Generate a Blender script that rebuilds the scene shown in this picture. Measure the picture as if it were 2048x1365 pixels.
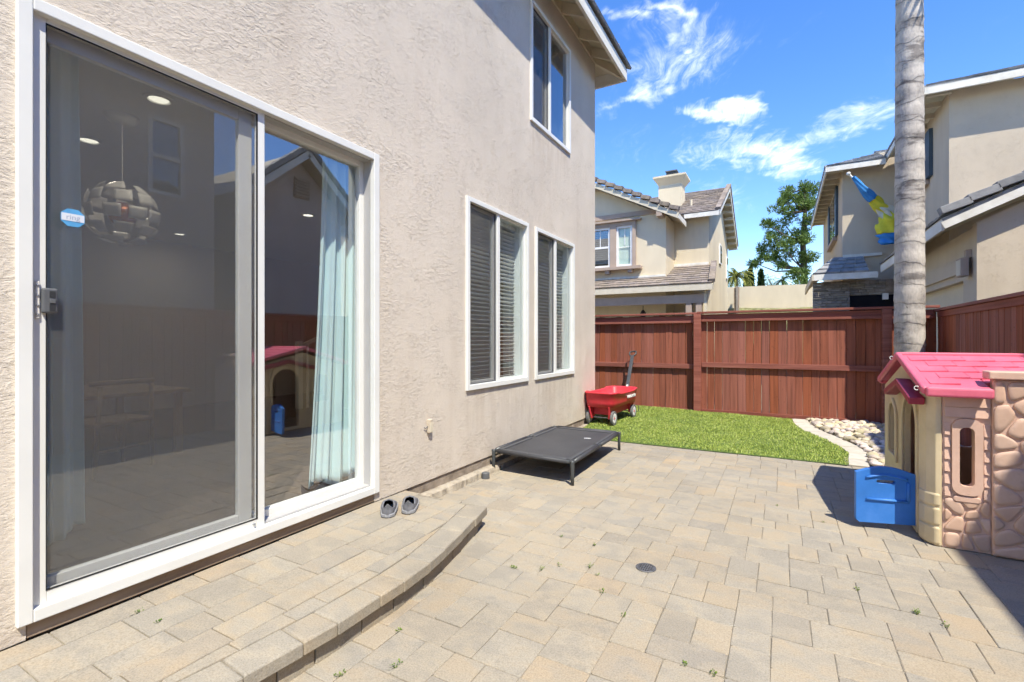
import bpy, bmesh, math, random
from mathutils import Vector, Matrix, Euler, noise as mnoise
random.seed(7)
R = math.radians
for o in list(bpy.data.objects): bpy.data.objects.remove(o)
S = bpy.context.scene
COL = S.collection

# ------------------------------------------------------------------ camera
cam = bpy.data.cameras.new('camera'); cam_o = bpy.data.objects.new('camera', cam); COL.objects.link(cam_o)
cam.sensor_width = 36; cam.lens = 17.0; cam.clip_start = 0.05; cam.clip_end = 3000; cam.shift_y = -0.0012
cam_o.location = (0, 0, 1.3); cam_o.rotation_euler = (R(90), 0, R(29.2))
S.camera = cam_o

# ------------------------------------------------------------------ sun, sky, exposure
SUN = Vector((0.435, -0.445, 1.0)).normalized()
sl = bpy.data.lights.new('sun', 'SUN'); sl.energy = 2.75; sl.angle = R(0.53); sl.color = (1.0, 0.945, 0.81)
so = bpy.data.objects.new('sun', sl); COL.objects.link(so)
so.rotation_euler = (-SUN).to_track_quat('-Z', 'Y').to_euler(); so.location = (10, -10, 20)
W = bpy.data.worlds.new('World'); S.world = W; W.use_nodes = True
S.view_settings.view_transform = 'Standard'; S.view_settings.look = 'None'
S.view_settings.exposure = 1.47; S.view_settings.gamma = 1.0; S.view_settings.use_curve_mapping = False
S.cycles.use_adaptive_sampling = True; S.cycles.adaptive_threshold = 0.035; S.cycles.max_bounces = 7; S.cycles.diffuse_bounces = 4; S.cycles.glossy_bounces = 3; S.cycles.transparent_max_bounces = 12; S.cycles.caustics_reflective = False; S.cycles.caustics_refractive = False
W.cycles.sampling_method = 'MANUAL'; W.cycles.sample_map_resolution = 512

class NT:
    """small helper to write node trees"""
    def __init__(s, tree): s.t = tree
    def n(s, typ, **kw):
        nd = s.t.nodes.new(typ)
        for k, v in kw.items():
            if k == 'ins':
                for i, val in v.items():
                    if isinstance(val, bpy.types.NodeSocket): s.t.links.new(val, nd.inputs[i])
                    else: nd.inputs[i].default_value = val
            else: setattr(nd, k, v)
        return nd
    def link(s, a, b): s.t.links.new(a, b)
    def math(s, op, a, b=None, c=None, clamp=False):
        d = {0: a}
        if b is not None: d[1] = b
        if c is not None: d[2] = c
        return s.n('ShaderNodeMath', operation=op, use_clamp=clamp, ins=d).outputs[0]
    def mix(s, fac, a, b, blend='MIX'):
        nd = s.n('ShaderNodeMix', data_type='RGBA', blend_type=blend)
        for i, val in ((0, fac), (6, a), (7, b)):
            if isinstance(val, bpy.types.NodeSocket): s.t.links.new(val, nd.inputs[i])
            else: nd.inputs[i].default_value = val if not isinstance(val, tuple) or len(val) == 4 else (*val, 1)
        return nd.outputs[2]
    def ramp(s, fac, stops, interp='LINEAR'):
        nd = s.n('ShaderNodeValToRGB'); nd.color_ramp.interpolation = interp
        e = nd.color_ramp.elements
        while len(e) < len(stops): e.new(0.5)
        for i, (p, c) in enumerate(stops):
            e[i].position = p
            e[i].color = (*c, 1) if isinstance(c, tuple) else (c, c, c, 1)
        s.t.links.new(fac, nd.inputs[0]); return nd.outputs[0]
    def noise(s, vec, scale, detail=4, rough=0.55, dist=0.0, dim='3D'):
        nd = s.n('ShaderNodeTexNoise', noise_dimensions=dim)
        nd.inputs['Scale'].default_value = scale; nd.inputs['Detail'].default_value = detail
        nd.inputs['Roughness'].default_value = rough; nd.inputs['Distortion'].default_value = dist
        if vec is not None: s.t.links.new(vec, nd.inputs['Vector'])
        return nd.outputs[0]
    def mapping(s, vec, scale=(1, 1, 1), rot=(0, 0, 0), loc=(0, 0, 0)):
        nd = s.n('ShaderNodeMapping'); nd.inputs['Scale'].default_value = scale
        nd.inputs['Rotation'].default_value = rot; nd.inputs['Location'].default_value = loc
        s.t.links.new(vec, nd.inputs[0]); return nd.outputs[0]

def build_sky():
    t = W.node_tree; t.nodes.clear(); N = NT(t)
    sky = N.n('ShaderNodeTexSky', sky_type='NISHITA'); sky.sun_disc = False
    sky.sun_elevation = math.asin(SUN.z); sky.sun_rotation = math.atan2(SUN.x, SUN.y)
    sky.air_density = 1.05; sky.dust_density = 0.08; sky.ozone_density = 2.2; sky.altitude = 60
    hs = N.n('ShaderNodeHueSaturation', ins={'Hue': 0.512, 'Saturation': 1.30, 'Value': 0.76, 'Color': sky.outputs[0]}).outputs[0]
    d = N.n('ShaderNodeTexCoord').outputs['Generated']
    sep = N.n('ShaderNodeSeparateXYZ', ins={0: d})
    z = N.math('ADD', N.math('MAXIMUM', sep.outputs[2], 0.0), 0.12)
    px = N.math('DIVIDE', sep.outputs[0], z); py = N.math('DIVIDE', sep.outputs[1], z)
    p = N.n('ShaderNodeCombineXYZ', ins={0: px, 1: py}).outputs[0]
    # wispy texture, stretched along the wind
    pw = N.mapping(p, scale=(1.0, 1.0, 1), rot=(0, 0, R(-24)))
    warp = N.noise(pw, 2.2, 3, 0.5)
    wv = N.n('ShaderNodeVectorMath', operation='MULTIPLY_ADD', ins={0: warp, 1: (0.35, 0.35, 0), 2: pw}).outputs[0]
    fine = N.noise(N.mapping(wv, scale=(6.5, 2.4, 1)), 2.9, 6, 0.72, 0.5)
    med = N.noise(N.mapping(wv, scale=(1.5, 0.9, 1)), 1.7, 3, 0.6, 0.4)
    # the banks of cirrus in view, as soft ellipses in sky-plane coordinates
    wn = N.n('ShaderNodeTexNoise', noise_dimensions='2D'); wn.inputs['Scale'].default_value = 3.4; wn.inputs['Detail'].default_value = 4; wn.inputs['Roughness'].default_value = 0.62; N.link(p, wn.inputs['Vector'])
    pd = N.n('ShaderNodeVectorMath', operation='MULTIPLY_ADD', ins={0: N.n('ShaderNodeVectorMath', operation='SUBTRACT', ins={0: wn.outputs['Color'], 1: (0.5, 0.5, 0.5)}).outputs[0], 1: (0.46, 0.46, 0), 2: p}).outputs[0]
    total = None
    for (cx, cy, rx, ry, ang, amp) in CLOUDS:
        q = N.n('ShaderNodeVectorMath', operation='SUBTRACT', ins={0: pd, 1: (cx, cy, 0)}).outputs[0]
        q = N.n('ShaderNodeVectorRotate', rotation_type='Z_AXIS', ins={'Vector': q, 'Angle': -ang}).outputs[0]
        q = N.n('ShaderNodeVectorMath', operation='MULTIPLY', ins={0: q, 1: (1 / rx, 1 / ry, 0)}).outputs[0]
        ln = N.n('ShaderNodeVectorMath', operation='LENGTH', ins={0: q}).outputs['Value']
        m = N.math('MULTIPLY', N.math('SUBTRACT', 1.0, ln, clamp=True), amp)
        total = m if total is None else N.math('MAXIMUM', total, m)
    gen = N.math('MULTIPLY', N.math('SUBTRACT', med, 0.565, clamp=True), 1.7)   # thin cirrus everywhere
    body = N.math('MAXIMUM', total, gen)
    edge_ = N.math('MULTIPLY_ADD', body, 0.60, -0.545)
    dens = N.math('MULTIPLY', N.math('ADD', fine, edge_), 1.15, clamp=True)
    dens = N.math('MULTIPLY', dens, N.math('MULTIPLY', body, 3.0, clamp=True), clamp=True)
    dens = N.math('MULTIPLY', N.n('ShaderNodeMapRange', interpolation_type='SMOOTHSTEP', ins={0: dens}).outputs[0], 0.85, clamp=True)
    col = N.mix(dens, hs, (4.9, 5.1, 5.4))
    bg = N.n('ShaderNodeBackground', ins={0: col, 1: 0.15})
    out = N.n('ShaderNodeOutputWorld'); N.link(bg.outputs[0], out.inputs[0])
# ellipses: centre, radii, angle, strength (x, y over height in the sky plane)
CLOUDS = [(-0.233, 1.428, 0.305, 0.208, -2.942, 0.62), (-0.348, 1.282, 0.089, 0.068, 1.462, 0.8), (-0.246, 1.318, 0.111, 0.066, -2.193, 1.0), (-0.362, 1.537, 0.145, 0.108, -2.645, 0.9), (-0.503, 1.546, 0.196, 0.092, 2.779, 0.35), (-0.154, 1.79, 0.221, 0.102, -2.306, 1.15), (-0.094, 2.14, 0.423, 0.203, -2.324, 1.15), (0.193, 2.06, 0.228, 0.181, 2.316, 0.75), (-0.224, 1.988, 0.246, 0.116, -2.4, 0.45), (-0.264, 2.549, 0.468, 0.301, 1.434, 0.42), (0.164, 2.854, 0.444, 0.249, 1.528, 0.35), (-0.558, 1.871, 0.308, 0.21, 2.177, 0.25)]
build_sky()

# ------------------------------------------------------------------ object helpers
def newobj(name, mesh, parent=None):
    o = bpy.data.objects.new(name, mesh); COL.objects.link(o)
    if parent is not None:
        o.parent = parent
        if parent.type == 'EMPTY': o.matrix_parent_inverse = Matrix.Translation(-parent.location)
    return o
def tag(o, label=None, cat=None, group=None, kind=None):
    if label: o['label'] = label
    if cat: o['category'] = cat
    if group: o['group'] = group
    if kind: o['kind'] = kind
    return o
def thing(name, label, cat, loc=(0, 0, 0), group=None):
    o = bpy.data.objects.new(name, None); COL.objects.link(o); o.location = loc; o.empty_display_size = 0.1
    return tag(o, label, cat, group)

class MB:
    def __init__(s): s.v = []; s.f = []
    def add(s, vs, fs):
        b = len(s.v); s.v.extend([tuple(v) for v in vs]); s.f.extend([tuple(b + i for i in f) for f in fs]); return s
    def box(s, x0, x1, y0, y1, z0, z1):
        return s.add([(x0,y0,z0),(x1,y0,z0),(x1,y1,z0),(x0,y1,z0),(x0,y0,z1),(x1,y0,z1),(x1,y1,z1),(x0,y1,z1)],
                     [(0,3,2,1),(4,5,6,7),(0,1,5,4),(1,2,6,5),(2,3,7,6),(3,0,4,7)])
    def obox(s, c, a, b, d):
        c, a, b, d = Vector(c), Vector(a), Vector(b), Vector(d)
        vs = [c - a - b - d, c + a - b - d, c + a + b - d, c - a + b - d, c - a - b + d, c + a - b + d, c + a + b + d, c - a + b + d]
        fs = [(0,3,2,1),(4,5,6,7),(0,1,5,4),(1,2,6,5),(2,3,7,6),(3,0,4,7)]
        if a.cross(b).dot(d) < 0: fs = [tuple(reversed(f)) for f in fs]
        return s.add(vs, fs)
    def bar(s, p, q, w, h, up=(0, 0, 1)):
        p, q = Vector(p), Vector(q); t = (q - p); L = t.length; t.normalize(); up = Vector(up)
        sd = t.cross(up).normalized(); u2 = sd.cross(t)
        return s.obox((p + q) / 2, t * L / 2, sd * w / 2, u2 * h / 2)
    def prism(s, pts, ext):
        n = len(pts); e = Vector(ext); P = [Vector(p) for p in pts]
        nrm = Vector((0, 0, 0))
        for i in range(n): nrm += P[i].cross(P[(i + 1) % n])
        fl = nrm.dot(e) > 0
        vs = P + [p + e for p in P]
        a = tuple(range(n)); b = tuple(range(n, 2 * n))
        fs = [tuple(reversed(a)) if fl else a, b if fl else tuple(reversed(b))]
        for i in range(n):
            j = (i + 1) % n
            fs.append((i, j, n + j, n + i) if fl else (j, i, n + i, n + j))
        return s.add(vs, fs)
    def tube(s, pts, r, n=8, cap=True, closed=False):
        P = [Vector(p) for p in pts]; m = len(P); rr = r if isinstance(r, (list, tuple)) else [r] * m
        rings = []; ref = None
        for i in range(m):
            if closed: t = P[(i + 1) % m] - P[i - 1]
            else: t = P[min(i + 1, m - 1)] - P[max(i - 1, 0)]
            t.normalize()
            if ref is None: ref = Vector((0, 0, 1)) if abs(t.z) < 0.9 else Vector((1, 0, 0))
            a = (ref - t * ref.dot(t)).normalized(); b = t.cross(a); ref = a
            rings.append([P[i] + (a * math.cos(2 * math.pi * k / n) + b * math.sin(2 * math.pi * k / n)) * rr[i] for k in range(n)])
        vs = [v for rg in rings for v in rg]; fs = []
        for i in range(m if closed else m - 1):
            i2 = (i + 1) % m
            for k in range(n):
                k2 = (k + 1) % n; fs.append((i * n + k, i * n + k2, i2 * n + k2, i2 * n + k))
        if cap and not closed: fs += [tuple(reversed(range(n))), tuple((m - 1) * n + k for k in range(n))]
        return s.add(vs, fs)
    def lathe(s, prof, n=24, c=(0, 0, 0), M=None, close=False):
        vs = []; c = Vector(c)
        for r, z in prof:
            for k in range(n):
                a = 2 * math.pi * k / n; v = Vector((r * math.cos(a), r * math.sin(a), z))
                vs.append(c + (M @ v if M else v))
        fs = []; m = len(prof)
        for i in range(m if close else m - 1):
            i2 = (i + 1) % m
            for k in range(n):
                k2 = (k + 1) % n; fs.append((i * n + k, i * n + k2, i2 * n + k2, i2 * n + k))
        return s.add(vs, fs)
    def grid(s, fn, nu, nv):
        vs = [fn(i / nu, j / nv) for j in range(nv + 1) for i in range(nu + 1)]
        fs = [(j*(nu+1)+i, j*(nu+1)+i+1, (j+1)*(nu+1)+i+1, (j+1)*(nu+1)+i) for j in range(nv) for i in range(nu)]
        return s.add(vs, fs)
    def mesh(s, name, mat=None, smooth=False, xf=None):
        m = bpy.data.meshes.new(name)
        vs = s.v if xf is None else [tuple(xf @ Vector(v)) for v in s.v]
        m.from_pydata(vs, [], s.f)
        if mat: m.materials.append(mat)
        if smooth: m.polygons.foreach_set('use_smooth', [True] * len(m.polygons))
        m.update(); return m
    def build(s, name, mat, parent=None, smooth=False, bevel=0, xf=None, seg=2, sub=0, solid=0):
        o = newobj(name, s.mesh(name, mat, smooth, xf), parent)
        if solid:
            md = o.modifiers.new('solid', 'SOLIDIFY'); md.thickness = solid; md.offset = 0
        if bevel:
            md = o.modifiers.new('bevel', 'BEVEL'); md.width = bevel; md.segments = seg; md.limit_method = 'ANGLE'; md.angle_limit = R(40)
        if sub:
            md = o.modifiers.new('sub', 'SUBSURF'); md.levels = sub; md.render_levels = sub
        return o

def wall_panel(mb, o, u, n, U, V, holes, t):
    """wall in the plane o + u*U + z*V with rectangular holes (u0,u1,v0,v1); n outward, t thick"""
    o, u, n = Vector(o), Vector(u), Vector(n); Z = Vector((0, 0, 1))
    us = sorted({U[0], U[1], *[h[0] for h in holes], *[h[1] for h in holes]})
    vz = sorted({V[0], V[1], *[h[2] for h in holes], *[h[3] for h in holes]})
    P = lambda a, b, d: o + u * a + Z * b - n * d
    flip = u.cross(Z).dot(n) < 0
    def q(*pts):
        pts = list(pts)
        if flip: pts.reverse()
        mb.add(pts, [tuple(range(len(pts)))])
    def inhole(a, b): return any(h[0] - 1e-6 < a and b < h[1] + 1e-6 and h[2] - 1e-6 < c0 and c1 < h[3] + 1e-6 for h in holes)
    for c0, c1 in zip(vz[:-1], vz[1:]):
        for a, b in zip(us[:-1], us[1:]):
            if inhole(a, b): continue
            q(P(a,c0,0), P(b,c0,0), P(b,c1,0), P(a,c1,0)); q(P(b,c0,t), P(a,c0,t), P(a,c1,t), P(b,c1,t))
    for (a, b, c0, c1) in holes:
        q(P(a,c0,0), P(a,c1,0), P(a,c1,t), P(a,c0,t)); q(P(b,c1,0), P(b,c0,0), P(b,c0,t), P(b,c1,t))
        q(P(b,c0,0), P(a,c0,0), P(a,c0,t), P(b,c0,t)); q(P(a,c1,0), P(b,c1,0), P(b,c1,t), P(a,c1,t))
    a, b = U; c0, c1 = V
    q(P(a,c1,0), P(a,c0,0), P(a,c0,t), P(a,c1,t)); q(P(b,c0,0), P(b,c1,0), P(b,c1,t), P(b,c0,t))
    q(P(a,c0,0), P(b,c0,0), P(b,c0,t), P(a,c0,t)); q(P(b,c1,0), P(a,c1,0), P(a,c1,t), P(b,c1,t))
    return mb

# ------------------------------------------------------------------ materials
def pmat(name, stops, scale=4.0, detail=4, stretch=(1, 1, 1), rough=0.7, spec=0.3, bump=None, ovar=0.0, hvar=0.0,
         speck=None, metal=0.0, coat=0.0, dist=0.0, nrough=0.55, sheen=0.0):
    """procedural principled: noise through a colour ramp, optional bump (scale, distance), object/island variation"""
    m = bpy.data.materials.new(name); m.use_nodes = True; t = m.node_tree; t.nodes.clear(); N = NT(t)
    tc = N.n('ShaderNodeTexCoord').outputs['Object']
    oi = N.n('ShaderNodeObjectInfo').outputs['Random']; isl = N.n('ShaderNodeNewGeometry').outputs['Random Per Island']
    rnd = N.math('FRACT', N.math('ADD', oi, isl))
    off = N.n('ShaderNodeVectorMath', operation='SCALE', ins={0: (37.0, 53.0, 71.0), 3: rnd}).outputs[0]
    vec = N.n('ShaderNodeVectorMath', operation='ADD', ins={0: tc, 1: off}).outputs[0] if (ovar or hvar) else tc
    vs = N.mapping(vec, scale=stretch)
    nz = N.noise(vs, scale, detail, nrough, dist)
    col = N.ramp(nz, stops)
    if hvar or ovar:
        r2 = N.math('FRACT', N.math('MULTIPLY', rnd, 17.31))
        hs = N.n('ShaderNodeHueSaturation', ins={'Hue': N.math('MULTIPLY_ADD', N.math('SUBTRACT', r2, 0.5), hvar, 0.5),
            'Value': N.math('MULTIPLY_ADD', N.math('SUBTRACT', rnd, 0.5), ovar, 1.0),
            'Saturation': N.math('MULTIPLY_ADD', N.math('SUBTRACT', r2, 0.5), ovar, 1.0), 'Color': col})
        col = hs.outputs[0]
    if speck:
        sp = N.noise(vec, speck[0], 2, 0.5)
        col = N.mix(N.math('MULTIPLY', N.math('SUBTRACT', sp, speck[1], clamp=True), speck[2], clamp=True), col, speck[3])
    b = N.n('ShaderNodeBsdfPrincipled')
    N.link(col, b.inputs['Base Color']); b.inputs['Roughness'].default_value = rough
    b.inputs['Specular IOR Level'].default_value = spec; b.inputs['Metallic'].default_value = metal
    b.inputs['Coat Weight'].default_value = coat
    if sheen: b.inputs['Sheen Weight'].default_value = sheen
    if bump:
        bn = N.noise(vs if len(bump) > 2 else vec, bump[0], 5, 0.6)
        bp = N.n('ShaderNodeBump', ins={'Strength': 1.0, 'Distance': bump[1], 'Height': bn})
        N.link(bp.outputs[0], b.inputs['Normal'])
    out = N.n('ShaderNodeOutputMaterial'); N.link(b.outputs[0], out.inputs[0]); return m
def flat(name, c, rough=0.5, spec=0.4, var=0.08, **kw):
    lo = tuple(x * (1 - var) for x in c); hi = tuple(min(1, x * (1 + var)) for x in c)
    return pmat(name, [(0.3, lo), (0.7, hi)], rough=rough, spec=spec, **kw)
def emis(name, c, s):
    m = bpy.data.materials.new(name); m.use_nodes = True; t = m.node_tree; t.nodes.clear(); N = NT(t)
    e = N.n('ShaderNodeEmission', ins={0: (*c, 1), 1: s}); o = N.n('ShaderNodeOutputMaterial'); N.link(e.outputs[0], o.inputs[0]); return m

def stucco(name, c, k=1.0, fine=1.0, stain=0.1, drips=()):
    m = bpy.data.materials.new(name); m.use_nodes = True; t = m.node_tree; t.nodes.clear(); N = NT(t)
    v = N.n('ShaderNodeTexCoord').outputs['Object']
    big = N.noise(N.mapping(v, scale=(1, 1, 0.45)), 0.9, 5, 0.6)
    grime = N.noise(N.mapping(v, scale=(1.6, 1.6, 0.22)), 1.6, 5, 0.62)
    med = N.noise(v, 6.0, 4, 0.6)
    c0 = N.ramp(big, [(0.32, tuple(x * 0.90 for x in c)), (0.55, c), (0.75, tuple(min(1, x * 1.07) for x in c))])
    c1 = N.mix(N.math('MULTIPLY', N.math('SUBTRACT', grime, 0.55, clamp=True), 1.6, clamp=True), c0, tuple(x * q for x, q in zip(c, (0.74, 0.68, 0.64))))
    c2 = N.mix(N.math('MULTIPLY', N.math('SUBTRACT', med, 0.5, clamp=True), stain * 6, clamp=True), c1, tuple(x * 0.93 for x in c))
    if drips:
        sx = N.n('ShaderNodeSeparateXYZ', ins={0: v}); streak = N.noise(N.mapping(v, scale=(1, 1, 0.10)), 11.0, 4, 0.6); tot = None
        sm = lambda x, a, b: N.n('ShaderNodeMapRange', interpolation_type='SMOOTHSTEP', ins={0: x, 1: a, 2: b}).outputs[0]
        for (ya, yb, zt_) in drips:
            m1 = N.math('MULTIPLY', sm(sx.outputs[1], ya - .03, ya + .06), sm(sx.outputs[1], yb + .03, yb - .06))
            m2 = N.math('MULTIPLY', sm(sx.outputs[2], zt_ + .01, zt_ - .01), sm(sx.outputs[2], zt_ - .75, zt_ - .03))
            q = N.math('MULTIPLY', m1, m2); tot = q if tot is None else N.math('MAXIMUM', tot, q)
        tot = N.math('MULTIPLY', tot, N.math('MULTIPLY', N.math('SUBTRACT', streak, 0.40, clamp=True), 2.6, clamp=True))
        splash = N.math('MULTIPLY', sm(sx.outputs[2], 0.50, 0.12), N.math('MULTIPLY', N.math('SUBTRACT', N.noise(N.mapping(v, scale=(1, 1, .6)), 3.5, 5, 0.65), 0.40, clamp=True), 2.6, clamp=True))
        c2 = N.mix(N.math('MULTIPLY', N.math('MAXIMUM', tot, N.math('MULTIPLY', splash, 0.9)), 0.66, clamp=True), c2, tuple(x * q for x, q in zip(c, (0.66, 0.60, 0.55))))
    # trowelled laps: a saw-tooth of warped noise gives short sharp ridges
    vz = N.mapping(v, scale=(1.0, 0.72, 1.4), rot=(R(12), 0, 0))
    n1 = N.noise(vz, 25.0 * fine, 4, 0.64, 0.9)
    saw = N.math('FRACT', N.math('MULTIPLY', n1, 5.0))
    n2 = N.noise(vz, 55.0 * fine, 2, 0.5, 0.6)
    saw2 = N.math('FRACT', N.math('MULTIPLY', n2, 3.2))
    msk = N.ramp(N.noise(v, 4.0, 3, 0.6), [(0.36, 0.15), (0.62, 1.15)])
    sand = N.noise(v, 260.0, 2, 0.5)
    h = N.math('ADD', N.math('MULTIPLY', saw, N.math('MULTIPLY', msk, 0.75)), N.math('ADD', N.math('MULTIPLY', saw2, 0.3), N.math('MULTIPLY', sand, 0.30)))
    bp = N.n('ShaderNodeBump', ins={'Strength': 1.0, 'Distance': 0.0026 * k, 'Height': h})
    b = N.n('ShaderNodeBsdfPrincipled', ins={'Base Color': c2, 'Roughness': 0.92, 'Specular IOR Level': 0.12, 'Normal': bp.outputs[0]})
    out = N.n('ShaderNodeOutputMaterial'); N.link(b.outputs[0], out.inputs[0]); return m

def glass(name, tint=(0.9, 0.94, 0.94), gain=1.0, wav=0.0):
    """window glass as a thin pane: mirror reflection by Schlick on the outer face, tinted see-through"""
    m = bpy.data.materials.new(name); m.use_nodes = True; t = m.node_tree; t.nodes.clear(); N = NT(t)
    lw = N.n('ShaderNodeLayerWeight', ins={0: 0.5}).outputs['Facing']; bf_ = N.n('ShaderNodeNewGeometry').outputs['Backfacing']
    f = N.math('MULTIPLY_ADD', N.math('POWER', lw, 5.0), 0.9, 0.11 * gain, clamp=True)
    f = N.math('MULTIPLY', f, N.math('SUBTRACT', 1.0, bf_))
    g = N.n('ShaderNodeBsdfGlossy', ins={0: (0.95, 0.97, 1, 1), 'Roughness': 0.0})
    if wav:
        v = N.n('ShaderNodeTexCoord').outputs['Object']
        bp = N.n('ShaderNodeBump', ins={'Strength': 1.0, 'Distance': wav, 'Height': N.noise(v, 1.7, 1, 0.4)})
        N.link(bp.outputs[0], g.inputs['Normal'])
    tr = N.n('ShaderNodeBsdfTransparent', ins={0: (*tint, 1)})
    mx = N.n('ShaderNodeMixShader', ins={0: f, 1: tr.outputs[0], 2: g.outputs[0]})
    out = N.n('ShaderNodeOutputMaterial'); N.link(mx.outputs[0], out.inputs[0]); return m
def screen_mat(name, c, cover):
    """fibreglass insect screen: a fine weave, mostly open"""
    m = bpy.data.materials.new(name); m.use_nodes = True; t = m.node_tree; t.nodes.clear(); N = NT(t)
    v = N.n('ShaderNodeTexCoord').outputs['Object']
    sx = N.n('ShaderNodeSeparateXYZ', ins={0: v})
    w = [N.math('POWER', N.math('ABSOLUTE', N.math('SINE', N.math('MULTIPLY', sx.outputs[i], math.pi / 0.0022))), 1.5) for i in (1, 2)]
    weave = N.math('MAXIMUM', w[0], w[1])
    nz = N.noise(N.mapping(v, scale=(1, 1, 0.5)), 1.4, 3, 0.5)
    fac = N.math('ADD', N.math('MULTIPLY_ADD', weave, 0.16, cover - 0.11), N.math('MULTIPLY', N.math('SUBTRACT', nz, 0.5), 0.08), clamp=True)
    d = N.n('ShaderNodeBsdfDiffuse', ins={0: (*c, 1)}); tr = N.n('ShaderNodeBsdfTransparent')
    mx = N.n('ShaderNodeMixShader', ins={0: fac, 1: tr.outputs[0], 2: d.outputs[0]})
    out = N.n('ShaderNodeOutputMaterial'); N.link(mx.outputs[0], out.inputs[0]); return m

def leafmat(name, stops, rough=0.55, trans=0.25):
    m = bpy.data.materials.new(name); m.use_nodes = True; t = m.node_tree; t.nodes.clear(); N = NT(t)
    isl = N.n('ShaderNodeNewGeometry').outputs['Random Per Island']
    pos = N.noise(N.n('ShaderNodeTexCoord').outputs['Object'], 3.0, 3, 0.6)
    fac = N.math('ADD', N.math('MULTIPLY', isl, 0.6), N.math('MULTIPLY', pos, 0.4))
    col = N.ramp(fac, stops)
    b = N.n('ShaderNodeBsdfPrincipled', ins={'Base Color': col, 'Roughness': rough, 'Specular IOR Level': 0.25})
    tl = N.n('ShaderNodeBsdfTranslucent', ins={0: col})
    mx = N.n('ShaderNodeMixShader', ins={0: trans, 1: b.outputs[0], 2: tl.outputs[0]})
    out = N.n('ShaderNodeOutputMaterial'); N.link(mx.outputs[0], out.inputs[0]); return m

M = {}
M['stucco'] = stucco('house_stucco', (0.645, 0.57, 0.478), drips=((3.684, 4.927, .828), (5.107, 6.327, .828), (4.985, 6.181, 3.842)))
M['stucco_cream'] = stucco('cream_stucco', (0.68, 0.585, 0.425), 0.8, 0.8)
M['stucco_tan'] = stucco('tan_stucco', (0.58, 0.49, 0.375), 0.9, 0.7)
M['stucco_brown'] = stucco('mauve_stucco', (0.62, 0.52, 0.46), 0.8, 0.8)
M['white'] = flat('white_vinyl', (0.73, 0.725, 0.685), 0.38, 0.4, 0.04, scale=3)
M['white2'] = pmat('painted_fascia', [(0.3, (0.62, 0.58, 0.50)), (0.6, (0.74, 0.71, 0.64)), (0.8, (0.78, 0.75, 0.70))], scale=5, stretch=(1, 0.2, 1), rough=0.6, bump=(40, 0.001))
M['cream'] = pmat('cream_paint', [(0.3, (0.55, 0.49, 0.37)), (0.7, (0.64, 0.57, 0.45))], scale=6, rough=0.65, bump=(50, 0.001))
M['alu'] = flat('grey_aluminium', (0.42, 0.41, 0.40), 0.4, 0.5, 0.05)
M['glass'] = glass('door_glass', tint=(0.96, 0.975, 0.975), wav=0.0006, gain=2.7)
M['wglass'] = glass('window_glass', tint=(0.93, 0.96, 0.96), gain=1.0)
M['uglass'] = glass('coated_glass', tint=(0.55, 0.6, 0.66), gain=2.6)
M['screen'] = screen_mat('door_screen', (0.145, 0.148, 0.15), 0.21)
M['wscreen'] = screen_mat('window_screen', (0.13, 0.13, 0.132), 0.27)
M['rubber'] = flat('black_gasket', (0.025, 0.025, 0.027), 0.6, 0.3)
M['blackp'] = flat('black_plastic', (0.035, 0.036, 0.038), 0.45, 0.4, 0.15, scale=20)
M['greyp'] = flat('dark_grey_plastic', (0.11, 0.113, 0.118), 0.5, 0.4, 0.1, scale=20)
M['steel'] = flat('dull_steel', (0.42, 0.43, 0.45), 0.35, 0.5, 0.1, metal=0.6)
M['gap_wood'] = pmat('weathered_wood', [(0.3, (0.20, 0.14, 0.095)), (0.7, (0.38, 0.285, 0.20))], scale=9, stretch=(1, 0.15, 1.6), rough=0.85, bump=(30, 0.004))
M['mortar'] = pmat('rough_footing', [(0.3, (0.16, 0.125, 0.095)), (0.55, (0.30, 0.245, 0.19)), (0.75, (0.42, 0.35, 0.28))], scale=7, detail=6, rough=0.95, bump=(22, 0.012))
M['footing'] = pmat('concrete_footing', [(0.3, (0.22, 0.185, 0.14)), (0.55, (0.36, 0.31, 0.24)), (0.8, (0.46, 0.40, 0.32))], scale=9, detail=6, rough=0.95, bump=(30, 0.009))
PAV = [(0.25, (0.335, 0.285, 0.22)), (0.45, (0.415, 0.355, 0.272)), (0.6, (0.475, 0.405, 0.31)), (0.78, (0.44, 0.395, 0.325))]
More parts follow.
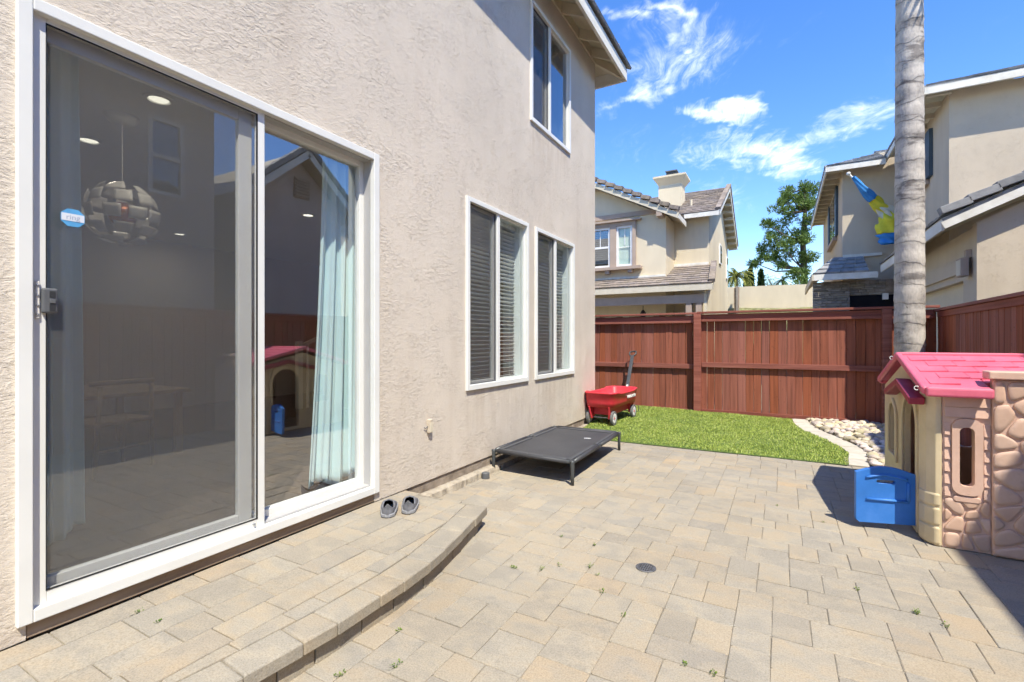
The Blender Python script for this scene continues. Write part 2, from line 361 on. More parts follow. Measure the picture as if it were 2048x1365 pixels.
def paver_mat(name, gain=1.0):
    m = bpy.data.materials.new(name); m.use_nodes = True; t = m.node_tree; t.nodes.clear(); N = NT(t)
    ge = N.n('ShaderNodeNewGeometry'); v = ge.outputs['Position']
    oi = N.n('ShaderNodeObjectInfo').outputs['Random']
    rnd = N.math('FRACT', N.math('ADD', oi, ge.outputs['Random Per Island']))
    r2 = N.math('FRACT', N.math('MULTIPLY', rnd, 23.7)); r3 = N.math('FRACT', N.math('MULTIPLY', rnd, 71.3))
    base = N.ramp(rnd, [(0.0, (0.312, 0.273, 0.214)), (0.3, (0.328, 0.289, 0.227)), (0.55, (0.324, 0.290, 0.234)), (0.75, (0.340, 0.301, 0.237)), (0.88, (0.336, 0.284, 0.212)), (0.96, (0.304, 0.273, 0.224)), (1.0, (0.36, 0.288, 0.20))])
    off = N.n('ShaderNodeVectorMath', operation='SCALE', ins={0: (13.0, 29.0, 7.0), 3: rnd}).outputs[0]
    vv = N.n('ShaderNodeVectorMath', operation='ADD', ins={0: v, 1: off}).outputs[0]
    blot = N.noise(N.mapping(vv, scale=(1, 1.3, 1)), 6.5, 3, 0.55, 0.4)
    blend = N.ramp(N.math('ADD', blot, N.math('MULTIPLY', N.math('SUBTRACT', r2, 0.5), 0.25)), [(0.36, (0.86, 0.88, 0.92)), (0.5, (1.0, 1.0, 1.0)), (0.68, (1.10, 1.03, 0.94))])
    col = N.mix(0.8, base, N.mix(1.0, base, blend, 'MULTIPLY'))
    wear = N.noise(v, 0.75, 4, 0.6)
    col = N.mix(0.55, col, N.mix(1.0, col, N.ramp(wear, [(0.33, (0.84, 0.82, 0.79)), (0.56, (1, 1, 1)), (0.72, (1.12, 1.12, 1.12))]), 'MULTIPLY'))
    eff = N.noise(N.mapping(v, scale=(0.7, 2.4, 1), rot=(0, 0, R(35))), 1.3, 6, 0.7)
    col = N.mix(N.math('MULTIPLY', N.math('SUBTRACT', eff, 0.60, clamp=True), 2.2, clamp=True), col, (0.44, 0.40, 0.335))
    stn = N.noise(v, 2.3, 5, 0.7)
    col = N.mix(N.math('MULTIPLY', N.math('SUBTRACT', stn, 0.60, clamp=True), 2.4, clamp=True), col, (0.235, 0.20, 0.155))
    sp = N.noise(v, 150.0, 3, 0.65)
    col = N.mix(0.6, col, N.mix(1.0, col, N.ramp(sp, [(0.34, (0.68, 0.66, 0.64)), (0.5, (1, 1, 1)), (0.70, (1.25, 1.25, 1.25))]), 'MULTIPLY'))
    col = N.mix(1.0, col, (gain, gain, gain), 'MULTIPLY')
    h = N.math('ADD', N.math('MULTIPLY', N.noise(v, 120, 4, 0.65), 0.6), N.math('MULTIPLY', N.noise(vv, 18, 3, 0.5), 1.2))
    bp = N.n('ShaderNodeBump', ins={'Strength': 1.0, 'Distance': 0.0028, 'Height': h})
    b = N.n('ShaderNodeBsdfPrincipled', ins={'Base Color': col, 'Roughness': 0.9, 'Specular IOR Level': 0.15, 'Normal': bp.outputs[0]})
    out = N.n('ShaderNodeOutputMaterial'); N.link(b.outputs[0], out.inputs[0]); return m
M['paver'] = paver_mat('concrete_paver')
M['sand'] = pmat('joint_sand', [(0.3, (0.16, 0.138, 0.105)), (0.55, (0.26, 0.228, 0.175)), (0.8, (0.33, 0.29, 0.225))], scale=25, detail=6, rough=1, bump=(120, 0.003))
M['ground'] = pmat('dry_ground', [(0.3, (0.20, 0.17, 0.12)), (0.7, (0.32, 0.28, 0.21))], scale=0.7, detail=8, rough=1, bump=(10, 0.02))
M['concrete'] = pmat('edging_concrete', [(0.3, (0.42, 0.385, 0.32)), (0.7, (0.53, 0.485, 0.41))], scale=12, detail=6, rough=0.95, bump=(90, 0.002), ovar=0.08)
def redwood(name, c, v=0.3):
    lo = tuple(x * 0.62 for x in c); hi = tuple(x * 1.22 for x in c)
    return pmat(name, [(0.25, lo), (0.5, c), (0.72, hi), (0.8, tuple(x * q for x, q in zip(c, (1.45, 1.6, 1.7))))], scale=14, detail=7, stretch=(1.6, 1.6, 0.07), rough=0.72, spec=0.25,
                bump=(26, 0.0035, 1), ovar=v, hvar=0.008, dist=0.7, speck=(30, 0.66, 5, tuple(x * 0.35 for x in c)))
M['redwood'] = redwood('red_stained_plank', (0.27, 0.089, 0.054), 0.20)
M['redrail'] = pmat('red_stained_rail', [(0.25, (0.17, 0.052, 0.038)), (0.5, (0.25, 0.084, 0.060)), (0.75, (0.33, 0.125, 0.092))], scale=12, detail=6, stretch=(0.1, 0.1, 2), rough=0.7, bump=(26, 0.003), ovar=0.15)
M['tile'] = pmat('grey_brown_roof_tile', [(0.3, (0.17, 0.14, 0.115)), (0.6, (0.27, 0.22, 0.18)), (0.8, (0.33, 0.275, 0.22))], scale=9, rough=0.9, bump=(40, 0.004), ovar=0.35, hvar=0.02)
M['tile_grey'] = pmat('slate_grey_roof_tile', [(0.3, (0.20, 0.20, 0.205)), (0.7, (0.33, 0.325, 0.32))], scale=7, rough=0.85, bump=(40, 0.003), ovar=0.3, hvar=0.02)
M['int_wall'] = flat('interior_wall_paint', (0.55, 0.52, 0.47), 0.9, 0.1, 0.03, scale=1)
M['int_ceil'] = flat('ceiling_paint', (0.72, 0.71, 0.69), 0.9, 0.1, 0.03, scale=1)
M['int_floor'] = pmat('dark_wood_floor', [(0.3, (0.075, 0.055, 0.045)), (0.7, (0.14, 0.105, 0.085))], scale=5, stretch=(0.3, 3, 1), rough=0.45)
M['drywall'] = flat('white_drywall', (0.74, 0.75, 0.73), 0.8, 0.2, 0.02)
# ================================================================== SETTING
WX = -2.55                                   # street-side face of the house wall
g = MB(); g.add([(-400, -300, -0.09), (400, -300, -0.09), (400, 600, -0.09), (-400, 600, -0.09)], [(0, 1, 2, 3)])
tag(g.build('ground', M['ground']), kind='structure')

# ---- patio: joint-sand bed, then pavers
patio = MB().box(-2.49, 1.90, -3.0, 6.05, -0.085, -0.0062).build('patio', M['sand']); tag(patio, kind='structure')
# curved platform edge (plan), from the far end of the step back past the camera
STEP = [(-1.795, 2.86), (-1.735, 2.60), (-1.68, 2.367), (-1.624, 2.12), (-1.598, 1.952), (-1.588, 1.731), (-1.590, 1.581), (-1.594, 1.341), (-1.608, 1.188), (-1.626, 0.967), (-1.66, 0.74), (-1.71, 0.50), (-1.79, 0.25)]
def step_x(y):
    for (x0, y0), (x1, y1) in zip(STEP[:-1], STEP[1:]):
        if y1 <= y <= y0: return x0 + (x1 - x0) * (y - y0) / (y1 - y0)
    return STEP[-1][0]
_pm = {}
def paver_mesh(w, d, h=0.055, ch=0.0032):
    """one tumbled paver, top at z = 0, centred"""
    key = (round(w, 3), round(d, 3), h)
    if key in _pm: return _pm[key]
    a, b = w / 2, d / 2; r = 0.007
    def ring(a, b, z, r):
        pts = []
        for sx, sy in ((1, 1), (-1, 1), (-1, -1), (1, -1)):
            q = [(sx * a, sy * (b - r)), (sx * (a - r), sy * b)]
            if sx * sy < 0: q.reverse()
            pts += [(x + random.uniform(-.0012, .0012), y + random.uniform(-.0012, .0012), z) for x, y in q]
        return pts
    mb = MB(); r0, r1, r2 = ring(a, b, -h, r), ring(a, b, -ch, r), ring(a - ch, b - ch, 0, r)
    mb.v = r0 + r1 + r2
    for k in range(8):
        k2 = (k + 1) % 8; mb.f += [(k, k2, 8 + k2, 8 + k), (8 + k, 8 + k2, 16 + k2, 16 + k)]
    mb.f.append(tuple(16 + k for k in range(8)))
    _pm[key] = mb.mesh('paver', M['paver']); return _pm[key]
U0 = 0.0765
rng = random.Random(11); pav = []
X0, Y0 = -2.49, -1.80
LIB = [[(0,0,3,3),(3,0,3,2),(3,2,3,3),(0,3,3,2)], [(0,0,2,3),(2,0,2,3),(4,0,2,2),(4,2,2,3),(0,3,4,2)], [(0,0,3,2),(3,0,3,3),(0,2,3,3),(3,3,3,2)],
       [(0,0,4,2),(4,0,2,3),(0,2,2,3),(2,2,2,3),(4,3,2,2)], [(0,0,3,2),(3,0,3,2),(0,2,2,3),(2,2,2,3),(4,2,2,3)], [(0,0,2,2),(2,0,2,2),(4,0,2,2),(0,2,3,3),(3,2,3,3)],
       [(0,0,2,3),(2,0,4,3),(0,3,3,2),(3,3,3,2)], [(0,0,3,3),(3,0,3,3),(0,3,2,2),(2,3,2,2),(4,3,2,2)]]
for row in range(21):                     # modular ashlar: 6 x 5 unit clusters, every row shifted
    off = rng.choice([0, 2, 3, 4, 5]); ux = -off
    while ux < 58:
        for (a, b, w, d) in rng.choice(LIB):
            xa, xb = max(ux + a, 0), ux + a + w
            if xb - xa >= 1: pav.append((X0 + xa * U0, Y0 + (row * 5 + b) * U0, (xb - xa) * U0, d * U0))
        ux += 6
# clip to the patio outline
YT = 5.905
cl = []
for (px, py, w, d) in pav:
    if py + d > YT: d = YT - py
    if px + w > 1.89: w = 1.89 - px
    if d < 0.03 or w < 0.03: continue
    cy = py + d / 2
    if py < 2.80 and px + w < step_x(max(cy, 0.25)) - 0.10: continue      # under the raised step
    cl.append((px, py, w, d))
xx = -2.49
while xx < 0.74:                                                           # light border course along the turf
    L = rng.choice([0.23, 0.30, 0.30, 0.23]); L = min(L, 0.75 - xx); cl.append((xx, YT, L, 0.15)); xx += L
while xx < 1.88: L = min(0.23, 1.89 - xx); cl.append((xx, YT, L, 0.15)); xx += L
CF = Vector((-math.sin(R(29.2)), math.cos(R(29.2)))); CR = Vector((math.cos(R(29.2)), math.sin(R(29.2))))
def shown(c):
    p = Vector((c[0] + c[2] / 2, c[1] + c[3] / 2)); z = p.dot(CF); xc = p.dot(CR)
    if z < 0.9: return 0
    u = xc / z; v = 1.3 / z
    if abs(u) > 1.1 or v > 0.73: return 0
    return c[2] * c[3] / z ** 3
cl.sort(key=shown, reverse=True)
rest = MB()
for i, (px, py, w, d) in enumerate(cl):
    me = paver_mesh(w - 0.0022, d - 0.0022)
    zz = rng.uniform(-0.0025, 0.0015); rot = rng.uniform(-0.006, 0.006); tx, ty = rng.uniform(-.004, .004), rng.uniform(-.004, .004)
    loc = (px + w / 2 + rng.uniform(-.001, .001), py + d / 2 + rng.uniform(-.001, .001), zz)
    if i < 300:
        o = newobj('paver', me, patio); o.location = loc; o.rotation_euler = (tx, ty, rot)
    else:
        mx = Matrix.Translation(loc) @ Euler((tx, ty, rot)).to_matrix().to_4x4()
        rest.add([mx @ v.co for v in me.vertices], [tuple(p.vertices) for p in me.polygons])
tag(rest.build('distant_pavers', M['paver'], patio), kind='stuff')

# ---- raised paver step in front of the sliding door
step = thing('paver_step', 'raised curved paver step running below the sliding glass door', 'step', (-2.0, 1.6, 0))
ZS = 0.14
core = MB()
inner = [(x - 0.045, y) for x, y in STEP]
core.prism([(-2.545, STEP[-1][1], -0.05)] + [(x, y, -0.05) for x, y in reversed(inner)] + [(-2.545, STEP[0][1] - 0.02, -0.05)], (0, 0, 0.05 + ZS - 0.0085))
core.build('core', M['sand'], step)
def along(poly, s):
    for a, b in zip(poly[:-1], poly[1:]):
        L = math.dist(a, b)
        if s <= L: t = s / L; return Vector((a[0] + (b[0] - a[0]) * t, a[1] + (b[1] - a[1]) * t)), (Vector(b) - Vector(a)).normalized()
        s -= L
    return Vector(poly[-1]), (Vector(poly[-1]) - Vector(poly[-2])).normalized()
TOT = sum(math.dist(a, b) for a, b in zip(STEP[:-1], STEP[1:]))
def edge_block(s0, s1, out, dep, z0, z1, gap, ch, name):
    """paver following the curve: outer face pushed out by `out`, `dep` deep"""
    (p0, t0), (p1, t1) = along(STEP, s0 + gap), along(STEP, s1 - gap)
    n0 = Vector((-t0.y, t0.x)); n1 = Vector((-t1.y, t1.x))            # towards +x (outward)
    if n0.x < 0: n0, n1 = -n0, -n1
    j = lambda: random.uniform(-.003, .003)
    q = [p0 + n0 * (out + j()), p1 + n1 * (out + j()), p1 + n1 * (out - dep), p0 + n0 * (out - dep)]
    c = sum(q, Vector((0, 0))) / 4
    qi = [v + (c - v).normalized() * ch for v in q]
    mb = MB(); vs = [(v.x, v.y, z0) for v in q] + [(v.x, v.y, z1 - ch) for v in q] + [(v.x, v.y, z1 + j() * .5) for v in qi]
    fs = [(0, 1, 2, 3), (8, 11, 10, 9)]
    for a in (0, 4):
        for k in range(4): k2 = (k + 1) % 4; fs.append((a + k, a + 4 + k, a + 4 + k2, a + k2))
    if q[0].x * 0 + (q[1] - q[0]).cross(q[2] - q[1]) > 0: fs = [tuple(reversed(f)) for f in fs]
    mb.add(vs, fs); return mb.build(name, M['paver'], step, bevel=0.006)
s = 0.0; lens = [0.46, 0.25, 0.172, 0.222, 0.152, 0.24, 0.155, 0.225, 0.24, 0.155, 0.23, 0.24, 0.2, 0.2]; k = 0
CAPS = []
while s < TOT - 0.03:
    L = min(lens[k % len(lens)], TOT - s)
    if L > 0.3:
        edge_block(s, s + L * 0.52, 0.0, 0.155, ZS - 0.058, ZS, 0.0015, 0.008, 'cap_paver'); edge_block(s + L * 0.52, s + L, 0.0, 0.155, ZS - 0.058, ZS, 0.0015, 0.008, 'cap_paver')
    else: edge_block(s, s + L, 0.0, 0.155, ZS - 0.058, ZS, 0.0015, 0.008, 'cap_paver')
    s += L; k += 1
s = 0.10; k = 0; rl = [0.2, 0.24, 0.16, 0.2, 0.24]
while s < TOT - 0.03:
    L = min(rl[k % 5], TOT - s); edge_block(s, s + L, -0.03, 0.08, -0.03, ZS - 0.060, 0.0025, 0.004, 'riser_block'); s += L; k += 1
# field pavers of the step, courses parallel to the wall
y = STEP[0][1] - 0.01
rows = []
x = -2.545; cw = [0.155, 0.23, 0.155, 0.155, 0.23]; k = 0
while x < -1.70:
    w = cw[k % 5]; yy = 2.86 - 0.05 * (k % 2); kk = 0
    while yy > 0.26:
        L = rng.choice([0.155, 0.23, 0.23, 0.31]); y0 = max(yy - L, 0.25)
        q = [(x, y0), (x + w, y0), (x + w, yy), (x, yy)]
        lim0, lim1 = step_x(y0) - 0.157, step_x(yy) - 0.157
        if x + 0.03 < max(lim0, lim1):
            xa, xb = max(x + .008, min(x + w, lim0)), max(x + .008, min(x + w, lim1))
            zz = ZS + rng.uniform(-.003, .0005); gp = 0.0022; c = 0.004
            mb = MB(); base = [(x + gp, y0 + gp), (xa - gp, y0 + gp), (xb - gp, yy - gp), (x + gp, yy - gp)]
            cen = Vector((sum(p[0] for p in base) / 4, sum(p[1] for p in base) / 4))
            ins = [(Vector(p) + (cen - Vector(p)).normalized() * c) for p in base]
            mb.add([(*p, zz - .05) for p in base] + [(*p, zz - c) for p in base] + [(p.x, p.y, zz) for p in ins],
                   [(0, 1, 5, 4), (1, 2, 6, 5), (2, 3, 7, 6), (3, 0, 4, 7), (4, 5, 9, 8), (5, 6, 10, 9), (6, 7, 11, 10), (7, 4, 8, 11), (8, 9, 10, 11)])
            mb.build('paver', M['paver'], step)
        yy -= L
    x += w; k += 1
# end face blocks of the step (far end)
for (xa, xb) in [(-2.545, -2.34), (-2.34, -2.11), (-2.11, -1.86)]:
    MB().box(xa + .002, xb - .002, 2.80, 2.856, -0.03, ZS - .056).build('riser_block', M['paver'], step, bevel=.005)

# ---- turf, its concrete edging and the pebble bed
TURF = [(-2.48, 6.06), (0.60, 6.06), (0.625, 6.35), (0.66, 6.65), (0.60, 6.97), (0.43, 7.44), (0.27, 7.85), (0.20, 8.15), (0.15, 8.55), (0.14, 8.96), (-3.3, 8.98), (-3.3, 7.20), (-2.48, 7.20)]
def turf_z(x, y):
    return 0.012 + 0.05 * max(0, min(1, (-1.2 - x) / 1.0)) * max(0, min(1, (y - 6.1) / 0.6)) + 0.03 * max(0, min(1, (y - 6.3) / 2.5)) + 0.012 * math.sin(x * 2.3 + 1) * math.sin(y * 1.9) * min(1, (y - 6.05) * 3)
def inpoly(x, y, P):
    c = False; j = len(P) - 1
    for i in range(len(P)):
        if (P[i][1] > y) != (P[j][1] > y) and x < (P[j][0] - P[i][0]) * (y - P[i][1]) / (P[j][1] - P[i][1]) + P[i][0]: c = not c
        j = i
    return c
def turf():
    bm = bmesh.new(); n = 46; st = 0.085
    base = MB(); idx = {}
    for j in range(36):
        for i in range(48):
            x, y = -3.32 + i * st, 6.03 + j * st
            if inpoly(x + st / 2, y + st / 2, TURF):
                b = len(base.v)
                for (a, c) in ((x, y), (x + st, y), (x + st, y + st), (x, y + st)):
                    base.v.append((a, c, turf_z(a, c) - 0.004))
                base.f.append((b, b + 1, b + 2, b + 3))
    bo = base.build('turf', pmat('turf_backing', [(0.3, (0.06, 0.10, 0.022)), (0.7, (0.11, 0.16, 0.04))], scale=30, rough=1)); tag(bo, kind='structure')
    vs = []; fs = []; r = random.Random(3)
    cnt = 0
    while cnt < 80000:
        x, y = r.uniform(-3.3, 0.7), r.uniform(6.06, 8.98)
        if not inpoly(x, y, TURF): continue
        cnt += 1
        z = turf_z(x, y) - 0.004; h = r.uniform(0.011, 0.027) * (0.75 + 0.5 * mnoise.noise(Vector((x * 3, y * 3, 0)))); a = r.uniform(0, 6.283); le = r.uniform(0.3, 1.25) * h
        w = r.uniform(0.0016, 0.0033); c, s_ = math.cos(a), math.sin(a); lx, ly = c * le, s_ * le
        b = len(vs)
        vs += [(x - s_ * w, y + c * w, z), (x + s_ * w, y - c * w, z), (x + lx * .45 + s_ * w * .8, y + ly * .45 - c * w * .8, z + h * .7), (x + lx * .45 - s_ * w * .8, y + ly * .45 + c * w * .8, z + h * .7), (x + lx, y + ly, z + h)]
        fs += [(b, b + 1, b + 2, b + 3), (b + 3, b + 2, b + 4)]
    mb = MB(); mb.v = vs; mb.f = fs
    o = mb.build('grass', leafmat('turf_blade', [(0.2, (0.15, 0.20, 0.03)), (0.42, (0.33, 0.42, 0.075)), (0.66, (0.50, 0.59, 0.13)), (0.88, (0.68, 0.66, 0.30))], 0.5, 0.3))
    tag(o, 'short bright green artificial grass in front of the red fence', 'grass', kind='stuff')
turf()
edge = None
EI = [(0.60, 6.06), (0.625, 6.35), (0.66, 6.65), (0.60, 6.97), (0.43, 7.44), (0.27, 7.85), (0.20, 8.15), (0.15, 8.55), (0.14, 8.94)]
EO = [(0.775, 6.06), (0.80, 6.38), (0.845, 6.72), (0.80, 7.05), (0.66, 7.54), (0.50, 7.95), (0.42, 8.25), (0.36, 8.58), (0.34, 8.94)]
_eb = MB(); _eb.v = [(*p, 0.002) for p in EI] + [(*p, 0.002) for p in EO]; _eb.f = [(i, 9 + i, 10 + i, 1 + i) for i in range(8)]
edge = _eb.build('turf_edging', M['sand']); tag(edge, kind='structure')
for i in range(0, 8):
    a, b, c, d = Vector(EI[i]), Vector(EO[i]), Vector(EO[i + 1]), Vector(EI[i + 1])
    a2, b2, c2, d2 = a.lerp(d, .01), b.lerp(c, .01), c.lerp(b, .01), d.lerp(a, .01)
    z = 0.014 + 0.004 * i
    MB().prism([(v.x, v.y, -0.05) for v in (a2, b2, c2, d2)], (0, 0, 0.05 + z)).build('edging_slab', M['concrete'], edge, bevel=0.004)
bed = MB(); bed.add([(0.3, 6.06, 0.0), (1.9, 6.06, 0.0), (1.9, 8.97, 0.03), (0.3, 8.97, 0.03)], [(0, 1, 2, 3)])
bed = bed.build('rock_bed', M['sand']); tag(bed, kind='structure')
def pebble_meshes():
    out = []
    pm = pmat('river_pebble', [(0.3, (0.33, 0.265, 0.195)), (0.5, (0.50, 0.42, 0.325)), (0.75, (0.62, 0.55, 0.455))], scale=9, detail=5, rough=0.6, spec=0.3, ovar=0.75, hvar=0.07, bump=(40, 0.0015), speck=(70, 0.62, 3, (0.25, 0.2, 0.17)))
    for k in range(7):
        bm = bmesh.new(); bmesh.ops.create_icosphere(bm, subdivisions=2, radius=1)
        for v in bm.verts:
            n = mnoise.noise(v.co * 0.9 + Vector((k * 9, 0, 0))); v.co *= 1 + 0.22 * n
        me = bpy.data.meshes.new('pebble'); bm.to_mesh(me); bm.free(); me.materials.append(pm)
        me.polygons.foreach_set('use_smooth', [True] * len(me.polygons)); out.append(me)
    return out
PM = pebble_meshes(); r = random.Random(21); placed = []
tries = 0
def in_bed(x, y):
    # right of the edging curve
    for (x0, y0), (x1, y1) in zip(EO[:-1], EO[1:]):
        if y0 <= y <= y1: return x > x0 + (x1 - x0) * (y - y0) / (y1 - y0) + 0.03
    return False
while len(placed) < 285 and tries < 60000:
    tries += 1
    x, y = r.uniform(0.3, 1.62), r.uniform(6.10, 8.90); 
    if not in_bed(x, y) or (x > 0.95 and y < 6.9): continue
    sz = r.uniform(0.034, 0.066)
    if any((x - a) ** 2 + (y - b) ** 2 < (0.72 * (sz + c)) ** 2 for a, b, c in placed): continue
    if math.hypot(x - 1.52, y - 8.57) < 0.2: continue
    placed.append((x, y, sz))
    o = newobj('pebble', PM[r.randrange(7)], bed)
    o.location = (x, y, 0.018 + 0.03 * (y - 6.06) / 2.9 + r.uniform(0, 0.025)); o.scale = (sz * r.uniform(.9, 1.35), sz * r.uniform(.75, 1.0), sz * r.uniform(.45, .68))
    o.rotation_euler = (r.uniform(-.35, .35), r.uniform(-.35, .35), r.uniform(0, 3.14))
under = MB()
for k in range(330):
    x, y = r.uniform(0.3, 1.88), r.uniform(6.10, 8.94)
    if not in_bed(x, y): continue
    me = PM[r.randrange(7)]; sz = r.uniform(.03, .05)
    mx = Matrix.Translation((x, y, 0.006 + 0.03 * (y - 6.06) / 2.9)) @ Euler((r.uniform(-.3, .3), r.uniform(-.3, .3), r.uniform(0, 3))).to_matrix().to_4x4() @ Matrix.Diagonal((sz * 1.1, sz * .9, sz * .55, 1))
    under.add([mx @ v.co for v in me.vertices], [tuple(p.vertices) for p in me.polygons])
uo = under.build('small_pebbles', PM[0].materials[0], bed, smooth=True); tag(uo, kind='stuff')

# ---- hillside behind the houses
hl = MB()
def hz(y): return -0.1 + 2.98 * max(0, min(1, (y - 24.5) / 3.2)) + 2.4 * max(0, min(1, (y - 29) / 14)) + max(0, y - 43) * 0.01
hl.grid(lambda u, v: (-60 + 120 * u, 24.3 + 90 * v * v, hz(24.3 + 90 * v * v) + 0.25 * mnoise.noise(Vector((u * 30, v * 40, 0)))), 60, 40)
tag(hl.build('hillside', pmat('hill_grass', [(0.3, (0.12, 0.125, 0.05)), (0.6, (0.24, 0.235, 0.11)), (0.8, (0.36, 0.32, 0.19))], scale=6, detail=8, rough=1, bump=(20, 0.05)), smooth=True), kind='structure')

# ================================================================== MAIN HOUSE
house = thing('house', 'two storey pinkish tan stucco house with white framed glazing', 'house', (WX, 2.0, 0))
DY0, DY1, DZ0, DZ1 = 0.684, 2.573, 0.204, 2.630
WIN = [(3.684, 4.927, 0.828, 2.632), (5.107, 6.327, 0.828, 2.632), (4.985, 6.181, 3.842, 5.265)]
YE = 7.217
wl = MB(); wall_panel(wl, (WX, 0, 0), (0, 1, 0), (1, 0, 0), (-6.5, YE), (0.14, 5.70), [(DY0 + .03, DY1 - .03, 0.14, DZ1 - .03)] + [(a + .03, b - .03, c + .03, d - .03) for a, b, c, d in WIN], 0.17)
wl.build('wall', M['stucco'], house)
ew = MB(); ew.box(-11, WX - 0.1705, YE - 0.17, YE, 0.14, 5.70); ew.box(-11, WX - 0.1705, -6.5, -6.33, 0.14, 5.70); ew.box(-11, -10.8, -6.32, YE - .171, 0.14, 5.70)
ew.build('end_wall', M['stucco'], house)
# recess under the stucco: dark mortar strip, and a rough footing lip on the patio
MB().box(WX - 0.20, WX - 0.012, -6.5, YE - 0.01, -0.08, 0.139).build('foundation', M['mortar'], house)
ft = MB()
def lip(u, v):
    y = 2.87 + u * 4.3; z = [-0.03, 0.05, 0.062, 0.05][int(round(v * 3))]; x = [-2.455, -2.468, -2.52, -2.565][int(round(v * 3))]
    k = mnoise.noise(Vector((y * 6, v * 2, 3))) * 0.022 + mnoise.noise(Vector((y * 17, v * 3, 7))) * 0.016 + mnoise.noise(Vector((y * 47, v * 5, 1))) * 0.008
    return (x + k, y, z + k * 0.6)
ft.grid(lip, 420, 3); ft.build('footing_lip', M['footing'], house)
# inside shell so that rooms are closed and dim
ins = MB(); ins.box(-8.6, -8.5, -6.3, YE - .18, 0.14, 5.6); ins.build('interior_wall', M['int_wall'], house)
MB().box(-8.499, WX - 0.175, -1.2, -1.1, 0.23, 2.84).build('interior_wall', M['int_wall'], house)
MB().box(-8.499, WX - 0.175, 3.42, 3.48, 0.23, 2.84).build('interior_wall', M['int_wall'], house) if False else None
MB().box(-8.499, WX - 0.175, -6.3, YE - .18, 0.10, 0.22).build('interior_floor', M['int_floor'], house)
MB().box(-8.499, WX - 0.175, -6.3, YE - .18, 2.85, 3.05).build('interior_ceiling', M['int_ceil'], house)
MB().box(-8.499, WX - 0.175, -6.3, YE - .18, 5.45, 5.60).build('upper_ceiling', M['int_ceil'], house)

# ---- roof: open eave with rafter tails, fascia, tile edge (hipped corner)
OV = 0.374; EX = WX + OV; EY = YE + OV; ZF = 5.41
roof = MB()
def rp(d, z): return d
zt = 5.60; zr = 7.6
roof.add([(EX, EY, zt), (EX, -7.0, zt), (WX - 4.4, -7.0, zr + .2), (WX - 4.4, YE - 4.4, zr + .2), (-11.2, EY, zt), (-11.2, YE - 4.4, zr + .2)], [(0, 3, 2, 1), (0, 4, 5, 3)])
ro = roof.build('roof', M['cream'], house); md = ro.modifiers.new('s', 'SOLIDIFY'); md.thickness = 0.03; md.offset = 0
fs_ = MB(); fs_.box(EX - .02, EX + .02, -7.0, EY + .02, ZF, ZF + .185); fs_.box(-11.2, EX - .0205, EY - .02, EY + .02, ZF, ZF + .185)
fs_.build('fascia', M['white2'], ro, bevel=0.004)
k = 0; y = -6.3
while y < YE + 0.05:
    MB().add([(WX - .02, y - .022, 5.62), (EX - .021, y - .022, 5.445), (EX - .021, y - .022, 5.575), (WX - .02, y - .022, 5.77),
              (WX - .02, y + .022, 5.62), (EX - .021, y + .022, 5.445), (EX - .021, y + .022, 5.575), (WX - .02, y + .022, 5.77)],
             [(0, 1, 2, 3), (7, 6, 5, 4), (0, 4, 5, 1), (1, 5, 6, 2), (2, 6, 7, 3), (3, 7, 4, 0)]).build('rafter_tail', M['cream'], ro)
    y += 0.61 if y < 6.4 else 0.5
MB().bar((WX, YE, 5.66), (EX - .02, EY - .02, 5.49), 0.045, 0.12).build('hip_rafter', M['cream'], ro)
MB().box(WX - .02, WX + .02, -6.5, YE + .02, 5.60, 5.74).build('frieze_block', M['cream'], ro)
y = -7.0
while y < EY:                                   # tile course at the eave, one tile at a time
    L = 0.30; xa = EX + 0.055
    for rowi in range(3):
        x0 = xa - rowi * 0.33; z0 = zt + 0.035 + rowi * 0.33 * 0.46
        if y + L + .0 > EY + 0.06 - 0.33 * rowi + .3: continue
        MB().obox((x0 - 0.19, y + L / 2, z0 + 0.19 * 0.46 + 0.012), Vector((-0.2, 0, 0.092)), Vector((0, L / 2 - .004, 0)), Vector((0.007, 0, 0.015))).build('roof_tile', M['tile_grey'], ro)
    y += L
x = EX
while x > -4.2:
    MB().obox((x - .15, EY + .055 - .19, zt + .035 + .19 * .46 + .012), Vector((.146, 0, 0)), Vector((0, -.2, .092)), Vector((0, .007, .015))).build('roof_tile', M['tile_grey'], ro); x -= 0.30

# ---- sliding glass door (outer trim > panels, screen, hardware)
def rect_frame(mb, y0, y1, z0, z1, xa, xb, wl_, wr, wb, wt):
    mb.box(xa, xb, y0, y0 + wl_, z0, z1); mb.box(xa, xb, y1 - wr, y1, z0, z1)
    mb.box(xa, xb, y0 + wl_, y1 - wr, z0, z0 + wb); mb.box(xa, xb, y0 + wl_, y1 - wr, z1 - wt, z1); return mb
door = rect_frame(MB(), DY0, DY1, DZ0, DZ1, WX - 0.02, WX + 0.022, 0.046, 0.052, 0.05, 0.05).build('sliding_door', M['white'], house, bevel=0.004)
door['label'] = 'white framed sliding glass patio door with a screen panel'
rect_frame(MB(), DY0 + .035, DY1 - .035, DZ0 + .03, DZ1 - .035, WX - 0.155, WX - 0.021, 0.018, 0.018, 0.03, 0.02).build('jamb_liner', M['alu'], door)
# fixed panel (far half)
rect_frame(MB(), 1.62, DY1 - .045, DZ0 + .045, DZ1 - .045, WX - 0.135, WX - 0.0835, 0.06, 0.045, 0.06, 0.045).build('fixed_panel_frame', M['white'], door, bevel=0.004)
MB().box(WX - 0.115, WX - 0.110, 1.675, DY1 - .088, DZ0 + .10, DZ1 - .088).build('fixed_glass', M['glass'], door)
